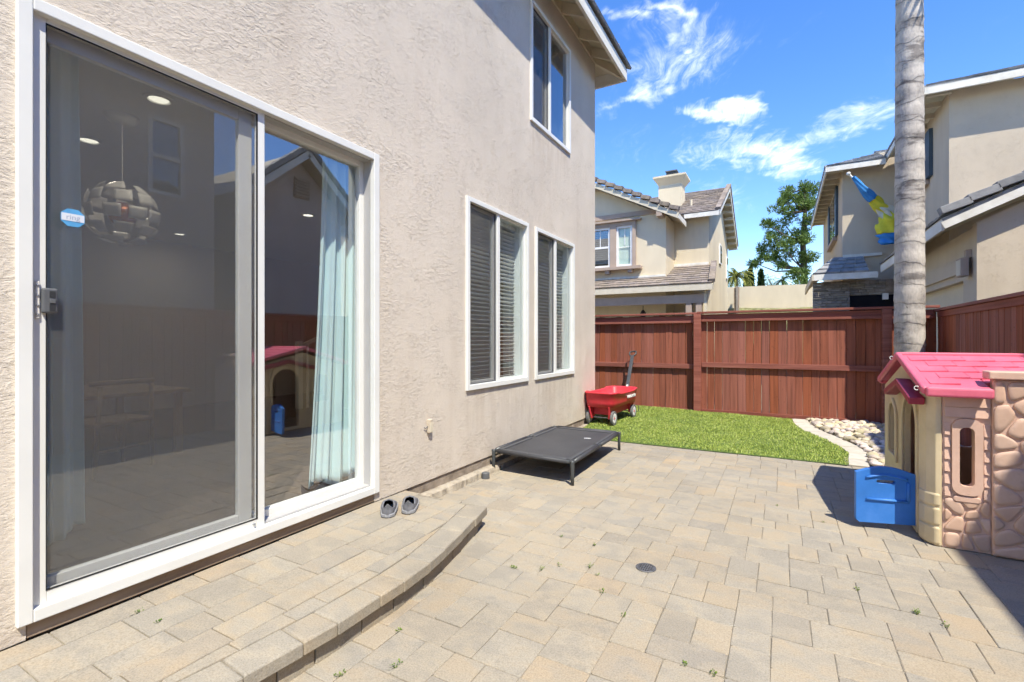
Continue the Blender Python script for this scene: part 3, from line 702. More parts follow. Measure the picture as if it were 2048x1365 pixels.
# sliding glass panel, on the inner track behind the screen
rect_frame(MB(), DY0 + .03, 1.655, DZ0 + .05, DZ1 - .05, WX - 0.082, WX - 0.046, 0.045, 0.075, 0.085, 0.075).build('sliding_panel_frame', M['white'], door, bevel=0.004)
MB().box(WX - 0.068, WX - 0.063, DY0 + .07, 1.585, DZ0 + .13, DZ1 - .12).build('sliding_glass', M['glass'], door)
# insect screen
sf = rect_frame(MB(), 0.737, 1.706, DZ0 + .046, DZ1 - .044, WX - 0.032, WX - 0.006, 0.040, 0.046, 0.055, 0.03).build('screen_frame', M['white'], door, bevel=0.003)
MB().box(WX - 0.0195, WX - 0.0185, 0.775, 1.662, DZ0 + .099, DZ1 - .072).build('screen_mesh', M['screen'], door)
rect_frame(MB(), 0.7735, 1.6635, DZ0 + .097, DZ1 - .070, WX - 0.016, WX - 0.0045, 0.0035, 0.0035, 0.004, 0.004).build('spline', M['rubber'], door)
hd = MB().box(WX - .006, WX + .014, 0.757, 0.806, 1.405, 1.505).build('handle', M['greyp'], door, bevel=0.008, seg=3)
MB().box(WX + .0142, WX + .0155, 0.779, 0.797, 1.467, 1.493).box(WX + .0142, WX + .0155, 0.779, 0.797, 1.413, 1.441).build('recess_shade_plate', M['blackp'], door)  # thin black plates on the face paint the shaded finger hollows
MB().box(WX + .0142, WX + .0185, 0.779, 0.798, 1.445, 1.463).build('latch', M['greyp'], door, bevel=0.002)
sp = MB().box(WX - .006, WX + .003, 0.741, 0.7535, 1.385, 1.53).build('strike_plate', M['white2'], door, bevel=0.002)
for z in (1.40, 1.435, 1.475, 1.515): MB().lathe([(0.0, 0.004), (0.004, 0.003), (0.005, 0)], 10, (WX + .003, 0.7465, z), Matrix.Rotation(R(90), 3, 'Y')).build('screw', M['steel'], door)
kb = MB().lathe([(0.0, 0.014), (0.006, 0.012), (0.007, 0)], 12, (WX - .006, 1.64, DZ0 + .075), Matrix.Rotation(R(90), 3, 'Y')).build('screen_roller_knob', M['steel'], door)
# security sticker on the screen-side glass
def octo(y, z, a, b, x, c=0.45):
    return [(x, y - a, z - b * c), (x, y - a * c, z - b), (x, y + a * c, z - b), (x, y + a, z - b * c), (x, y + a, z + b * c), (x, y + a * c, z + b), (x, y - a * c, z + b), (x, y - a, z + b * c)]
SY, SZ = 0.862, 1.805
MB().prism(octo(SY, SZ, .039, .036, WX - .018), (0.0012, 0, 0)).build('sticker', flat('sticker_blue', (0.10, 0.34, 0.62), 0.4, 0.4, 0.1, scale=30), door)
MB().box(WX - .0166, WX - .0158, SY - .037, SY + .037, SZ - .014, SZ + .016).build('sticker_band', flat('sticker_white', (0.62, 0.64, 0.68), 0.5), door)
def text_mesh(txt, size, mat, name, xf, parent, shear=0, ext=0.0005):
    cu = bpy.data.curves.new('t', 'FONT'); cu.body = txt; cu.size = size; cu.align_x = 'CENTER'; cu.align_y = 'CENTER'; cu.shear = shear; cu.extrude = ext; cu.resolution_u = 3
    to = bpy.data.objects.new('t', cu); COL.objects.link(to); dg = bpy.context.evaluated_depsgraph_get()
    me = bpy.data.meshes.new_from_object(to.evaluated_get(dg)); bpy.data.objects.remove(to)
    me.transform(xf); me.materials.clear(); me.materials.append(mat); me.name = name
    return newobj(name, me, parent)
FACEX = Matrix(((0, 0, 1, 0), (1, 0, 0, 0), (0, 1, 0, 0), (0, 0, 0, 1)))          # text facing +x, reading along +y
text_mesh('ring', 0.03, flat('sticker_ink', (0.30, 0.36, 0.46), 0.5), 'lettering', Matrix.Translation((WX - .0155, SY, SZ + .001)) @ FACEX, door, ext=0.0002)
MB().box(WX - .19, WX - .003, DY0 + .032, DY1 - .032, 0.1405, DZ0 + .028).build('sill_board', M['gap_wood'], house, bevel=0.004)

# ---- windows
def window(y0, y1, z0, z1, split, glassm, scr=True):
    w = rect_frame(MB(), y0, y1, z0, z1, WX - 0.07, WX + 0.024, 0.046, 0.046, 0.05, 0.046).build('window', M['white'], house, bevel=0.004)
    MB().box(WX - 0.06, WX + 0.010, split - .026, split + .026, z0 + .0505, z1 - .0465).build('mullion', M['white'], w, bevel=0.003)
    rect_frame(MB(), split + .0265, y1 - .0465, z0 + .0505, z1 - .0465, WX - 0.05, WX - 0.012, 0.014, 0.014, 0.016, 0.014).build('sash', M['white'], w, bevel=0.002)
    rect_frame(MB(), y0 + .0465, split - .0265, z0 + .0505, z1 - .0465, WX - 0.060, WX - 0.026, 0.03, 0.03, 0.03, 0.03).build('sash', M['white'], w, bevel=0.002)
    MB().box(WX - 0.032, WX - 0.028, split + .04, y1 - .06, z0 + .066, z1 - .06).build('pane', glassm, w)
    MB().box(WX - 0.045, WX - 0.041, y0 + .076, split - .056, z0 + .08, z1 - .076).build('pane', glassm, w)
    if scr:
        MB().box(WX - 0.0165, WX - 0.0155, y0 + .052, split - .032, z0 + .056, z1 - .052).build('insect_screen', M['wscreen'], w)
        rect_frame(MB(), y0 + .047, split - .027, z0 + .051, z1 - .047, WX - 0.022, WX - 0.009, 0.009, 0.009, 0.009, 0.009).build('screen_frame', M['greyp'], w)
    lin = MB(); a, b, c, d = y0 + .031, y1 - .031, z0 + .031, z1 - .031
    lin.box(WX - .30, WX - .071, b - .012, b, c, d); lin.box(WX - .30, WX - .071, a, a + .012, c, d); lin.box(WX - .30, WX - .071, a + .0125, b - .0125, c, c + .012); lin.box(WX - .30, WX - .071, a + .0125, b - .0125, d - .012, d)
    lin.build('window_reveal', M['drywall'], w); return w
w1 = window(*WIN[0], 4.268, M['wglass']); w2 = window(*WIN[1], 5.70, M['wglass']); w3 = window(*WIN[2], 5.53, M['uglass'])
w1['label'] = 'tall white window with blinds, nearer the sliding door'; w2['label'] = 'tall white window with blinds, nearer the house corner'; w3['label'] = 'upper storey white slider window under the eave'
M['slat'] = flat('white_blind_slat', (0.80, 0.79, 0.76), 0.45, 0.3, 0.04)
def blind(y0, y1, z0, z1, label, step_=0.043, tilt=R(12)):
    b = thing('window_blind', label, 'blind', (WX - .15, (y0 + y1) / 2, z0), 'horizontal blinds hung inside the windows')
    MB().box(WX - .18, WX - .125, y0, y1, z1 - .04, z1).build('headrail', M['slat'], b, bevel=.003)
    me = MB().obox((0, 0, 0), Vector((0.023 * math.cos(tilt), 0, 0.023 * math.sin(tilt))), (0, (y1 - y0) / 2 - .004, 0), Vector((-0.0011 * math.sin(tilt), 0, 0.0011 * math.cos(tilt)))).mesh('slat', M['slat'])
    z = z0 + .03
    while z < z1 - .05:
        o = newobj('slat', me, b); o.location = (WX - .152, (y0 + y1) / 2, z + random.uniform(-.001, .001)); o.rotation_euler.y = random.uniform(-.06, .06); z += step_
    MB().box(WX - .172, WX - .132, y0, y1, z0 + .004, z0 + .016).build('bottom_rail', M['slat'], b, bevel=.003)
    for f in (0.12, 0.5, 0.88):
        yy = y0 + (y1 - y0) * f
        MB().box(WX - .1285, WX - .1275, yy - .001, yy + .001, z0 + .016, z1 - .04).build('ladder_cord', M['slat'], b)
blind(3.74, 4.87, 0.875, 2.585, 'white horizontal blind inside the window nearer the sliding door')
blind(5.16, 6.27, 0.875, 2.585, 'white horizontal blind inside the window nearer the house corner')
blind(5.04, 6.13, 3.89, 5.21, 'white horizontal blind inside the upper storey window')

# ---- small box on the wall
bx = thing('outlet_cover', 'small tan electrical box fixed low on the stucco wall', 'outlet box', (WX, 3.149, 0.55))
MB().box(WX + .001, WX + .03, 3.125, 3.17, 0.535, 0.645).build('cover', M['stucco_tan'], bx, bevel=0.004)
MB().box(WX + .0305, WX + .036, 3.13, 3.165, 0.54, 0.62).build('flap', M['cream'], bx, bevel=0.003)
MB().tube([(WX + .015, 3.122, 0.59), (WX + .012, 3.10, 0.575), (WX + .01, 3.085, 0.585)], 0.004, 6).build('cord_stub', M['greyp'], bx)
# ---- short black pipe cap on the patio
pc = MB(); pc.lathe([(0.0, 0.0), (0.036, 0.0), (0.037, 0.004), (0.037, 0.05), (0.034, 0.055), (0.0, 0.053)], 24, (-2.43, 3.84, 0.001))
tag(pc.build('pipe_cap', M['greyp'], None, smooth=False, bevel=0.002), 'short dark grey plastic pipe cap on the patio beside the wall', 'pipe cap')

# ---- room behind the sliding door
M['curtain'] = flat('aqua_curtain', (0.70, 0.90, 0.91), 0.9, 0.1, 0.04, scale=3, bump=(180, 0.0006), sheen=0.3)
def curtain(label, fx, y0t, y1t, y0b, y1b, zt_, zb, waves, hem=None):
    mb = MB()
    def fn(u, v):
        z = zt_ + (zb - zt_) * v
        a = y0t + (y0b - y0t) * v ** 1.3; b = y1t + (y1b - y1t) * v; y = a + (b - a) * u
        d = 0.022 * math.sin(u * waves * 6.283 + 0.6 * math.sin(v * 2)) + 0.010 * math.sin(u * waves * 15 + v * 1.5) * (0.3 + v)
        if hem: z += hem(u) * max(0, v - 0.9) * 10
        return (fx + d, y, z)
    mb.grid(fn, 90, 40); o = mb.build('curtain', M['curtain'], None, smooth=True, solid=0.002); tag(o, label, 'curtain', 'curtains behind the sliding door'); return o
curtain('pale aqua curtain bunched at the far side of the sliding door', -2.80, 2.30, 2.64, 2.165, 2.655, 2.60, 0.29, 4.0, lambda u: 0.03 * math.sin(u * 9))
curtain('pale aqua curtain behind the screen at the near side of the door', -2.82, 0.70, 0.965, 0.72, 0.985, 2.60, 0.30, 3.0, lambda u: 0.16 * u)
pl = thing('pendant_lamp', 'round pendant lamp of overlapping pale petals behind the screen', 'lamp', (-4.0, 1.61, 2.2), None)
M['petal'] = flat('lamp_petal', (0.80, 0.79, 0.75), 0.35, 0.5, 0.06); M['copper'] = flat('copper_inside', (0.30, 0.10, 0.045), 0.35, 0.5, 0.3, metal=0.5)
C0 = Vector((-4.0, 1.61, 2.17)); RR = 0.215
MB().tube([(C0.x, C0.y, 2.83), (C0.x, C0.y, C0.z + .05)], 0.003, 6).build('cable', M['white'], pl)
MB().lathe([(0, 2.79), (0.05, 2.79), (0.09, 2.82), (0.10, 2.8495)], 24, (C0.x, C0.y, 0)).build('ceiling_canopy', M['white'], pl, smooth=True)
bm = bmesh.new(); bmesh.ops.create_icosphere(bm, subdivisions=3, radius=0.085); me = bpy.data.meshes.new('core'); bm.to_mesh(me); bm.free(); me.materials.append(M['copper']); co = newobj('lamp_core', me, pl); co.location = C0
rr = random.Random(5)
for lat in (-62, -34, -4, 26, 54):
    n = max(4, int(10 * math.cos(R(lat))))
    for k in range(n):
        lo = 360 / n * (k + 0.5 * (lat % 4 == 2)) + rr.uniform(-4, 4); tw = rr.uniform(-.1, .1)
        def pf(u, v, lat=lat, lo=lo, n=n):
            la = R(lat + (v - .5) * 22); ln = R(lo + (u - .5) * 330 / n * 0.74); q = RR * (1 + 0.06 * (u - .5) + 0.05 * (v - .5))
            return (C0.x + q * math.cos(la) * math.cos(ln), C0.y + q * math.cos(la) * math.sin(ln), C0.z + q * math.sin(la))
        MB().grid(pf, 5, 4).build('petal', M['petal'], pl, smooth=True, solid=0.003)
M['lampglow'] = emis('downlight_glow', (1.0, 0.94, 0.76), 0.75)
for (x, y, lb) in ((-3.5, 1.607, 'lit round ceiling downlight nearest the top of the sliding door'), (-4.69, 1.672, 'lit round ceiling downlight beside the near curtain'), (-7.69, 3.80, 'lit round ceiling downlight deepest in the room'), (-5.13, 4.0, 'lit round ceiling downlight seen through the fixed pane')):
    d = thing('ceiling_downlight', lb, 'downlight', (x, y, 2.85), 'downlights in the dining room ceiling')
    MB().lathe([(0.062, 2.8495), (0.085, 2.8495), (0.085, 2.842), (0.062, 2.838)], 24, (x, y, 0), close=True).build('trim_ring', M['white'], d, smooth=False)
    MB().lathe([(0.0, 2.844), (0.055, 2.844), (0.055, 2.8492)], 24, (x, y, 0)).build('lens', M['lampglow'], d)
    la = bpy.data.lights.new('downlight', 'AREA'); la.shape = 'DISK'; la.size = 0.11; la.energy = 1.5; la.color = (1.0, 0.88, 0.70)
    lo_ = newobj('downlight_lamp', la, d); lo_.location = (x, y, 2.835)
M['blond'] = pmat('blond_wood', [(0.3, (0.42, 0.32, 0.20)), (0.7, (0.55, 0.43, 0.28))], scale=9, stretch=(1, 1, .2), rough=0.5)
ch = thing('dining_chair', 'blond wooden chair with a curved back rail behind the screen', 'chair', (-4.75, 1.9, .22))
for (bx_, by, tx_, ty_, zt_) in ((-4.63, 1.68, -4.62, 1.72, 0.93), (-4.75, 2.13, -4.70, 2.10, 0.93), (-5.02, 1.62, -4.98, 1.66, 0.64), (-5.10, 2.06, -5.06, 2.02, 0.64)):
    MB().tube([(bx_, by, .22), (tx_, ty_, zt_)], [.014, .018], 10).build('leg', M['blond'], ch, smooth=True)
MB().prism([(-4.6, 1.67, .62), (-4.7, 2.13, .62), (-5.09, 2.06, .62), (-5.0, 1.62, .62)], (0, 0, .03)).build('seat', M['blond'], ch, bevel=.01)
MB().tube([(-4.66, 1.66, .955), (-4.575, 1.80, .965), (-4.60, 1.97, .965), (-4.72, 2.12, .955)], .02, 10).build('back_rail', M['blond'], ch, smooth=True)
MB().tube([(-4.63, 1.69, .42), (-4.74, 2.12, .42)], .011, 8).build('stretcher', M['blond'], ch, smooth=True)
tb = thing('dining_table', 'blond wooden table behind the chair in the dark dining room', 'table', (-5.4, 2.3, .22))
MB().box(-6.3, -4.98, 1.55, 2.56, .80, .835).build('table_top', M['blond'], tb, bevel=.006)
for (x, y) in ((-5.05, 2.48), (-6.22, 2.48), (-6.22, 1.62), (-5.35, 1.62)): MB().box(x - .03, x + .03, y - .03, y + .03, .22, .80).build('leg', M['blond'], tb, bevel=.006)
st = thing('stair_railing', 'white stair handrail with balusters deep inside the house', 'railing', (-6.6, 5.9, .22))
MB().bar((-6.6, 5.02, 1.20), (-6.6, 6.9, 1.98), .06, .05).build('handrail', M['white'], st)
MB().box(-6.64, -6.56, 4.94, 5.02, .22, 1.28).build('newel_post', M['white'], st)
for i in range(11): 
    y = 5.14 + i * 0.16; MB().box(-6.615, -6.585, y - .015, y + .015, .22, 1.20 + (y - 5.02) * .415 - .02).build('baluster', M['white'], st)
# ================================================================== FENCES
def plank_mesh(w, z0, z1, seed):
    r = random.Random(seed); t = 0.017; a = w / 2
    mb = MB(); n = 4; zs = [z0 + (z1 - z0) * i / n for i in range(n + 1)]
    for z in zs:
        dx0, dx1, dy = r.uniform(-.0018, .0018), r.uniform(-.0018, .0018), r.uniform(-.003, .003)
        mb.v += [(-a + dx0 + .005, dy, z), (a + dx1 - .005, dy, z), (a + dx1, dy + .008, z), (a + dx1, dy + t, z), (-a + dx0, dy + t, z), (-a + dx0, dy + .008, z)]
    for i in range(n):
        for k in range(6): k2 = (k + 1) % 6; mb.f.append((6*i+k, 6*i+k2, 6*i+6+k2, 6*i+6+k))
    mb.f += [tuple(reversed(range(6))), tuple(6 * n + k for k in range(6))]
    return mb.mesh('plank', M['redwood'])
def fy(x): return 9.06 - 0.02 * (x + 3.2)
bf = thing('back_fence', 'red stained wooden fence across the back of the yard', 'fence', (-0.6, 9.05, 0))
PMs = {}
r = random.Random(31)
x = -3.7
while x < 1.93:
    w = r.choice([0.108, 0.113, 0.118, 0.122, 0.116]); gap = r.choice([0.0008, 0.0015, 0.002, 0.003, 0.005]) if x > -1.3 else r.choice([0.0005, 0.001, 0.002, 0.003])
    key = (w, r.randrange(3))
    if key not in PMs: PMs[key] = plank_mesh(w, 0.05, 1.735, hash(key) % 999)
    o = newobj('plank', PMs[key], bf); o.location = (x + w / 2, fy(x) + 0.06 + r.uniform(0, .004), r.uniform(-.006, .006)); o.rotation_euler = (0, r.uniform(-.0022, .0022), -0.02 + r.uniform(-.01, .01)); x += w + gap
def rail(xa, xb, z0, z1, y0, y1, name='rail'):
    ya, yb = fy(xa), fy(xb)
    vs = [(xa, ya + y0, z0), (xb, yb + y0, z0), (xb, yb + y1, z0), (xa, ya + y1, z0), (xa, ya + y0, z1), (xb, yb + y0, z1), (xb, yb + y1, z1), (xa, ya + y1, z1)]
    return MB().add(vs, [(0,3,2,1),(4,5,6,7),(0,1,5,4),(1,2,6,5),(2,3,7,6),(3,0,4,7)]).build(name, M['redrail'], bf, bevel=0.004)
for (xa, xb, dz) in ((-3.7, -1.362, -0.018), (-1.238, 1.298, 0.0), (1.402, 1.90, -.01)):
    rail(xa, xb, 1.615 + dz, 1.655 + dz, -0.012, 0.058, 'top_rail')
    rail(xa, xb, 1.657 + dz, 1.745 + dz, 0.018, 0.056, 'fascia_board')
    rail(xa, xb, 0.80 + dz * 2 + .02, 0.885 + dz * 2 + .02, 0.012, 0.058, 'mid_rail')
    rail(xa, xb, 0.0, 0.085 + dz, 0.028, 0.058, 'kick_board')
rail(-3.7, -1.31, 1.747, 1.782, -0.035, 0.10, 'cap_board'); rail(-1.307, 1.95, 1.757, 1.792, -0.035, 0.10, 'cap_board')
for px in (-1.30, 1.35):
    MB().box(px - .058, px + .058, fy(px) - .075, fy(px) + .056, -0.05, 1.752).build('post', M['redrail'], bf, bevel=.006)
rf = thing('side_fence', 'red stained wooden fence along the right side behind the playhouse', 'fence', (1.93, 4, 0))
y = -3.2
while y < 8.88:
    w = r.choice([0.135, 0.14, 0.145, 0.09]); key = (w, r.randrange(3), 's')
    if key not in PMs: PMs[key] = plank_mesh(w, 0.0, 1.665, hash(key) % 999)
    o = newobj('plank', PMs[key], rf); o.location = (1.935 + r.uniform(0, .005), y + w / 2, r.uniform(-.005, .005)); o.rotation_euler = (r.uniform(-.002, .002), 0, R(-90) + r.uniform(-.012, .012)); y += w + r.choice([.001, .002, .004])
MB().box(1.915, 1.975, -3.2, 8.92, 1.62, 1.70).build('top_rail', M['redrail'], rf, bevel=.004)
MB().box(1.885, 2.01, -3.2, 9.10, 1.702, 1.738).build('cap_board', M['redrail'], rf, bevel=.004)
MB().box(1.957, 1.995, -3.2, 8.9, 0.82, 0.90).build('mid_rail', M['redrail'], rf, bevel=.004)
for py in (8.93, 6.4, 3.9, 1.4, -1.1): MB().box(1.957, 2.05, py - .045, py + .045, -.05, 1.70).build('post', M['redrail'], rf, bevel=.005)

# ================================================================== PLAYHOUSE
from mathutils.geometry import tessellate_polygon
def plate(outer, holes, ext, mb=None):
    """flat polygon with holes (3D points), extruded"""
    mb = mb or MB(); e = Vector(ext); loops = [[Vector(p) for p in L] for L in [outer] + holes]
    flatv = [p for L in loops for p in L]; tri = tessellate_polygon(loops); n = len(flatv); b = len(mb.v)
    mb.v += [tuple(p) for p in flatv] + [tuple(p + e) for p in flatv]
    for t in tri:
        nr = (flatv[t[1]] - flatv[t[0]]).cross(flatv[t[2]] - flatv[t[0]]); t = tuple(t)
        if nr.dot(e) > 0: t = (t[0], t[2], t[1])
        mb.f += [tuple(b + i for i in t), tuple(b + n + i for i in reversed(t))]
    base = 0
    for li, L in enumerate(loops):
        m = len(L); nrm = Vector((0, 0, 0))
        for i in range(m): nrm += L[i].cross(L[(i + 1) % m])
        fl = (nrm.dot(e) > 0) ^ (li > 0)
        for i in range(m):
            j = (i + 1) % m; q = (base + i, base + j, n + base + j, n + base + i)
            mb.f.append(tuple(b + k for k in (q if fl else reversed(q))))
        base += m
    return mb
def rrect(a0, a1, b0, b1, r, n=5):
    out = []
    for (ca, cb, s0) in ((a1 - r, b1 - r, 0), (a0 + r, b1 - r, 90), (a0 + r, b0 + r, 180), (a1 - r, b0 + r, 270)):
        for k in range(n + 1): t = R(s0 + 90 * k / n); out.append((ca + r * math.cos(t), cb + r * math.sin(t)))
    return out
def plast(name, c, var=0.10, bump=None): return pmat(name, [(0.28, tuple(x * (1 - 1.6 * var) for x in c)), (0.5, c), (0.72, tuple(min(1, x * (1 + var) + 0.03) for x in c))], rough=0.46, spec=0.4, scale=3.2, detail=6, nrough=0.68, bump=bump or (160, 0.0005), speck=(38, 0.66, 2.2, tuple(x * 0.6 + 0.08 for x in c)))
M['p_tan'] = plast('playhouse_tan', (0.60, 0.395, 0.295)); M['p_cream'] = plast('playhouse_cream', (0.58, 0.47, 0.29)); M['p_red'] = plast('playhouse_raspberry', (0.62, 0.12, 0.18))
M['p_stone'] = pmat('playhouse_stone', [(0.3, (0.51, 0.33, 0.235)), (0.55, (0.585, 0.39, 0.28)), (0.75, (0.64, 0.45, 0.335))], scale=5, rough=0.46, spec=0.4, ovar=0.16, bump=(160, 0.0005), detail=6, nrough=0.68, speck=(30, 0.64, 2.2, (0.36, 0.25, 0.19)))
M['p_dred'] = plast('playhouse_maroon', (0.30, 0.028, 0.055)); M['p_blue'] = plast('playhouse_blue', (0.035, 0.17, 0.52))
ph = thing('playhouse', 'tan and cream plastic playhouse with a raspberry shingled roof', 'playhouse', (1.3, 4.6, 0))
YS, XF = 3.96, 0.80
win = rrect(0.953, 1.022, 0.40, 0.762, 0.03)
side = plate([(.876, YS, 0.005), (1.86, YS, 0.005), (1.86, YS, .97), (.876, YS, .97)], [[(x, YS, z) for x, z in win]], (0, .035, 0)).build('side_wall', M['p_tan'], ph)
wf = rrect(0.917, 1.062, 0.345, 0.815, 0.055, 6)
plate([(x, YS - .022, z) for x, z in wf], [[(x, YS - .022, z) for x, z in win]], (0, .0215, 0)).build('window_surround', M['p_tan'], ph, bevel=.008, seg=3)
MB().prism([(x, YS - .016, z) for x, z in rrect(.925, 1.055, .300, .338, .015)], (0, .0155, 0)).build('window_sill', M['p_tan'], ph, bevel=.006)
def clip(poly, p, n):
    out = []
    for i in range(len(poly)):
        a, b = poly[i], poly[(i + 1) % len(poly)]; da, db = (a - p).dot(n), (b - p).dot(n)
        if da <= 0: out.append(a)
        if (da < 0) != (db < 0) and abs(da - db) > 1e-9: out.append(a + (b - a) * (da / (da - db)))
    return out
def stones(x0, x1, z0, z1, n, yf, seed, depth, keep=None):
    r = random.Random(seed); pts = []; t = 0
    area = (x1 - x0) * (z1 - z0); md = 0.78 * math.sqrt(area / n)
    while len(pts) < n and t < 9000:
        t += 1; p = Vector((r.uniform(x0, x1), r.uniform(z0, z1))); k = md * (0.72 if r.random() < .3 else 1.05)
        if keep and not keep(p): continue
        if all((p - q).length > k * .8 for q in pts): pts.append(p)
    for p in pts:
        poly = [Vector((x0, z0)), Vector((x1, z0)), Vector((x1, z1)), Vector((x0, z1))]
        for q in pts:
            if q is p: continue
            mid = (p + q) / 2; nn = (q - p).normalized(); poly = clip(poly, mid - nn * 0.0055, nn)
            if len(poly) < 3: break
        if len(poly) < 3: continue
        # round the corners (one chaikin pass and a half)
        for _ in range(2):
            q2 = []
            for i in range(len(poly)):
                a, b = poly[i], poly[(i + 1) % len(poly)]; q2 += [a.lerp(b, .2), a.lerp(b, .8)]
            poly = [v for i, v in enumerate(q2) if (v - q2[i - 1]).length > 0.002]
        c = sum(poly, Vector((0, 0))) / len(poly); m = len(poly); mb = MB()
        for sc, d in ((1.0, 0.0005), (0.985, depth * .65), (0.93, depth * .95), (0.6, depth * 1.02)):
            mb.v += [(c.x + (v.x - c.x) * sc, yf - d, c.y + (v.y - c.y) * sc) for v in poly]
        mb.v.append((c.x, yf - depth * 1.12, c.y))
        for k in range(3):
            for i in range(m): j = (i + 1) % m; mb.f.append((k*m+i, k*m+j, (k+1)*m+j, (k+1)*m+i))
        for i in range(m): mb.f.append((3*m+i, 3*m+(i+1) % m, 4*m))
        nv = Vector(mb.v[mb.f[-1][1]]) - Vector(mb.v[mb.f[-1][0]]); nw = Vector(mb.v[4*m]) - Vector(mb.v[mb.f[-1][0]])
        if nv.cross(nw).y > 0: mb.f = [tuple(reversed(f)) for f in mb.f]
        mb.build('stone', M['p_stone'], side, smooth=True)
stones(.885, 1.098, 0.012, 0.315, 11, YS, 4, .011)
# clapboards beside and above the window
for (xa, xb) in ((.884, .912), (1.067, 1.096)):
    for i in range(6):
        z = .33 + i * .076
        MB().add([(xa, YS - .014, z), (xb, YS - .014, z), (xb, YS - .003, z + .073), (xa, YS - .003, z + .073), (xa, YS - .0005, z), (xb, YS - .0005, z), (xb, YS - .0005, z + .074), (xa, YS - .0005, z + .074)],
                 [(0,1,2,3),(4,7,6,5),(0,4,5,1),(1,5,6,2),(2,6,7,3),(3,7,4,0)]).build('clapboard', M['p_tan'], side, bevel=.002)
for z, h in ((.822, .062), (.887, .074)):
    MB().add([(.884, YS - .014, z), (1.096, YS - .014, z), (1.096, YS - .003, z + h), (.884, YS - .003, z + h), (.884, YS - .0005, z), (1.096, YS - .0005, z), (1.096, YS - .0005, z + h), (.884, YS - .0005, z + h)],
             [(0,1,2,3),(4,7,6,5),(0,4,5,1),(1,5,6,2),(2,6,7,3),(3,7,4,0)]).build('clapboard', M['p_tan'], side, bevel=.002)
# stone chimney breast
MB().box(1.100, 1.56, YS - .028, YS - .0005, 0.005, 1.062).build('chimney_breast', M['p_tan'], ph, bevel=.01)
stones(1.103, 1.555, 0.012, 1.052, 40, YS - .028, 9, .012)
MB().box(1.075, 1.60, YS - .062, YS + .06, 1.064, 1.112).build('chimney_cap', M['p_tan'], ph, bevel=.008, seg=3)
MB().box(1.11, 1.55, YS + .0005, YS + .05, .972, 1.062).build('chimney_back', M['p_tan'], ph)
# front wall with arched doorway, window and gable
RY, RZ = 4.68, 1.165
arch = [(4.185, .055), (4.605, .055), (4.605, .70)] + [(4.395 + .21 * math.cos(R(a)), .70 + .19 * math.sin(R(a))) for a in range(15, 180, 15)] + [(4.185, .70)]
fwin = [(4.87, .37), (5.14, .37), (5.14, .66)] + [(5.005 + .135 * math.cos(R(a)), .66 + .12 * math.sin(R(a))) for a in range(20, 180, 20)] + [(4.87, .66)]
outl = [(4.02, .005), (5.40, .005), (5.40, .90), (RY, RZ - .05), (4.02, .955)]
plate([(XF, y, z) for y, z in outl], [[(XF, y, z) for y, z in arch], [(XF, y, z) for y, z in fwin]], (.04, 0, 0)).build('front_wall', M['p_cream'], ph, bevel=.004)
def offs(poly, d):
    c = Vector((sum(p[0] for p in poly) / len(poly), sum(p[1] for p in poly) / len(poly)))
    return [(c.x + (p[0] - c.x) * (1 + d / abs(p[0] - c.x)) if abs(p[0] - c.x) > .03 else p[0], p[1] + (d if p[1] > c.y + .1 else (-d if p[1] < c.y - .1 else 0))) for p in poly]
plate([(XF - .018, y, max(z, .012)) for y, z in offs(arch, .05)], [[(XF - .018, y, z) for y, z in arch]], (.0175, 0, 0)).build('door_surround', M['p_cream'], ph, bevel=.006, seg=3)
plate([(XF - .018, y, z) for y, z in offs(fwin, .045)], [[(XF - .018, y, z) for y, z in fwin]], (.0175, 0, 0)).build('window_surround', M['p_cream'], ph, bevel=.006, seg=3)
# corner pilaster with stacked blocks low down
pil = [(.874, YS - .004), (.842, YS - .002), (.806, YS + .045), (.787, YS + .11), (.790, YS + .165), (.84, YS + .17), (.874, YS + .05)]
MB().prism([(x, y, .004) for x, y in pil], (0, 0, .955)).build('corner_pilaster', M['p_cream'], ph, bevel=.008, seg=3)
for i, (z0, z1) in enumerate(((.012, .125), (.132, .245), (.252, .335))):
    pp = [(.868, YS - .012), (.838, YS - .010), (.797, YS + .042), (.777, YS + .108), (.80, YS + .135), (.85, YS + .05)]
    MB().prism([(x, y, z0) for x, y in pp], (0, 0, z1 - z0)).build('pilaster_block', M['p_cream'], ph, bevel=.014, seg=3)
for i in range(7):
    z = .345 + i * .08; MB().box(XF - .010, XF - .0005, 4.133, 4.148, z, z + .072).build('quoin', M['p_cream'], ph, bevel=.003)
plate([(.84, 5.40, .005), (1.86, 5.40, .005), (1.86, 5.40, .93), (.84, 5.40, .93)], [[(x, 5.40, z) for x, z in rrect(1.1, 1.4, .4, .78, .04)]], (0, .035, 0)).build('far_side_wall', M['p_tan'], ph)
plate([(1.82, 4.0, .005), (1.82, 5.39, .005), (1.82, 5.39, .90), (1.82, RY, RZ - .05), (1.82, 4.0, .95)], [[(1.82, y, z) for y, z in rrect(4.4, 4.95, .35, .8, .04)]], (.035, 0, 0)).build('rear_wall', M['p_tan'], ph)
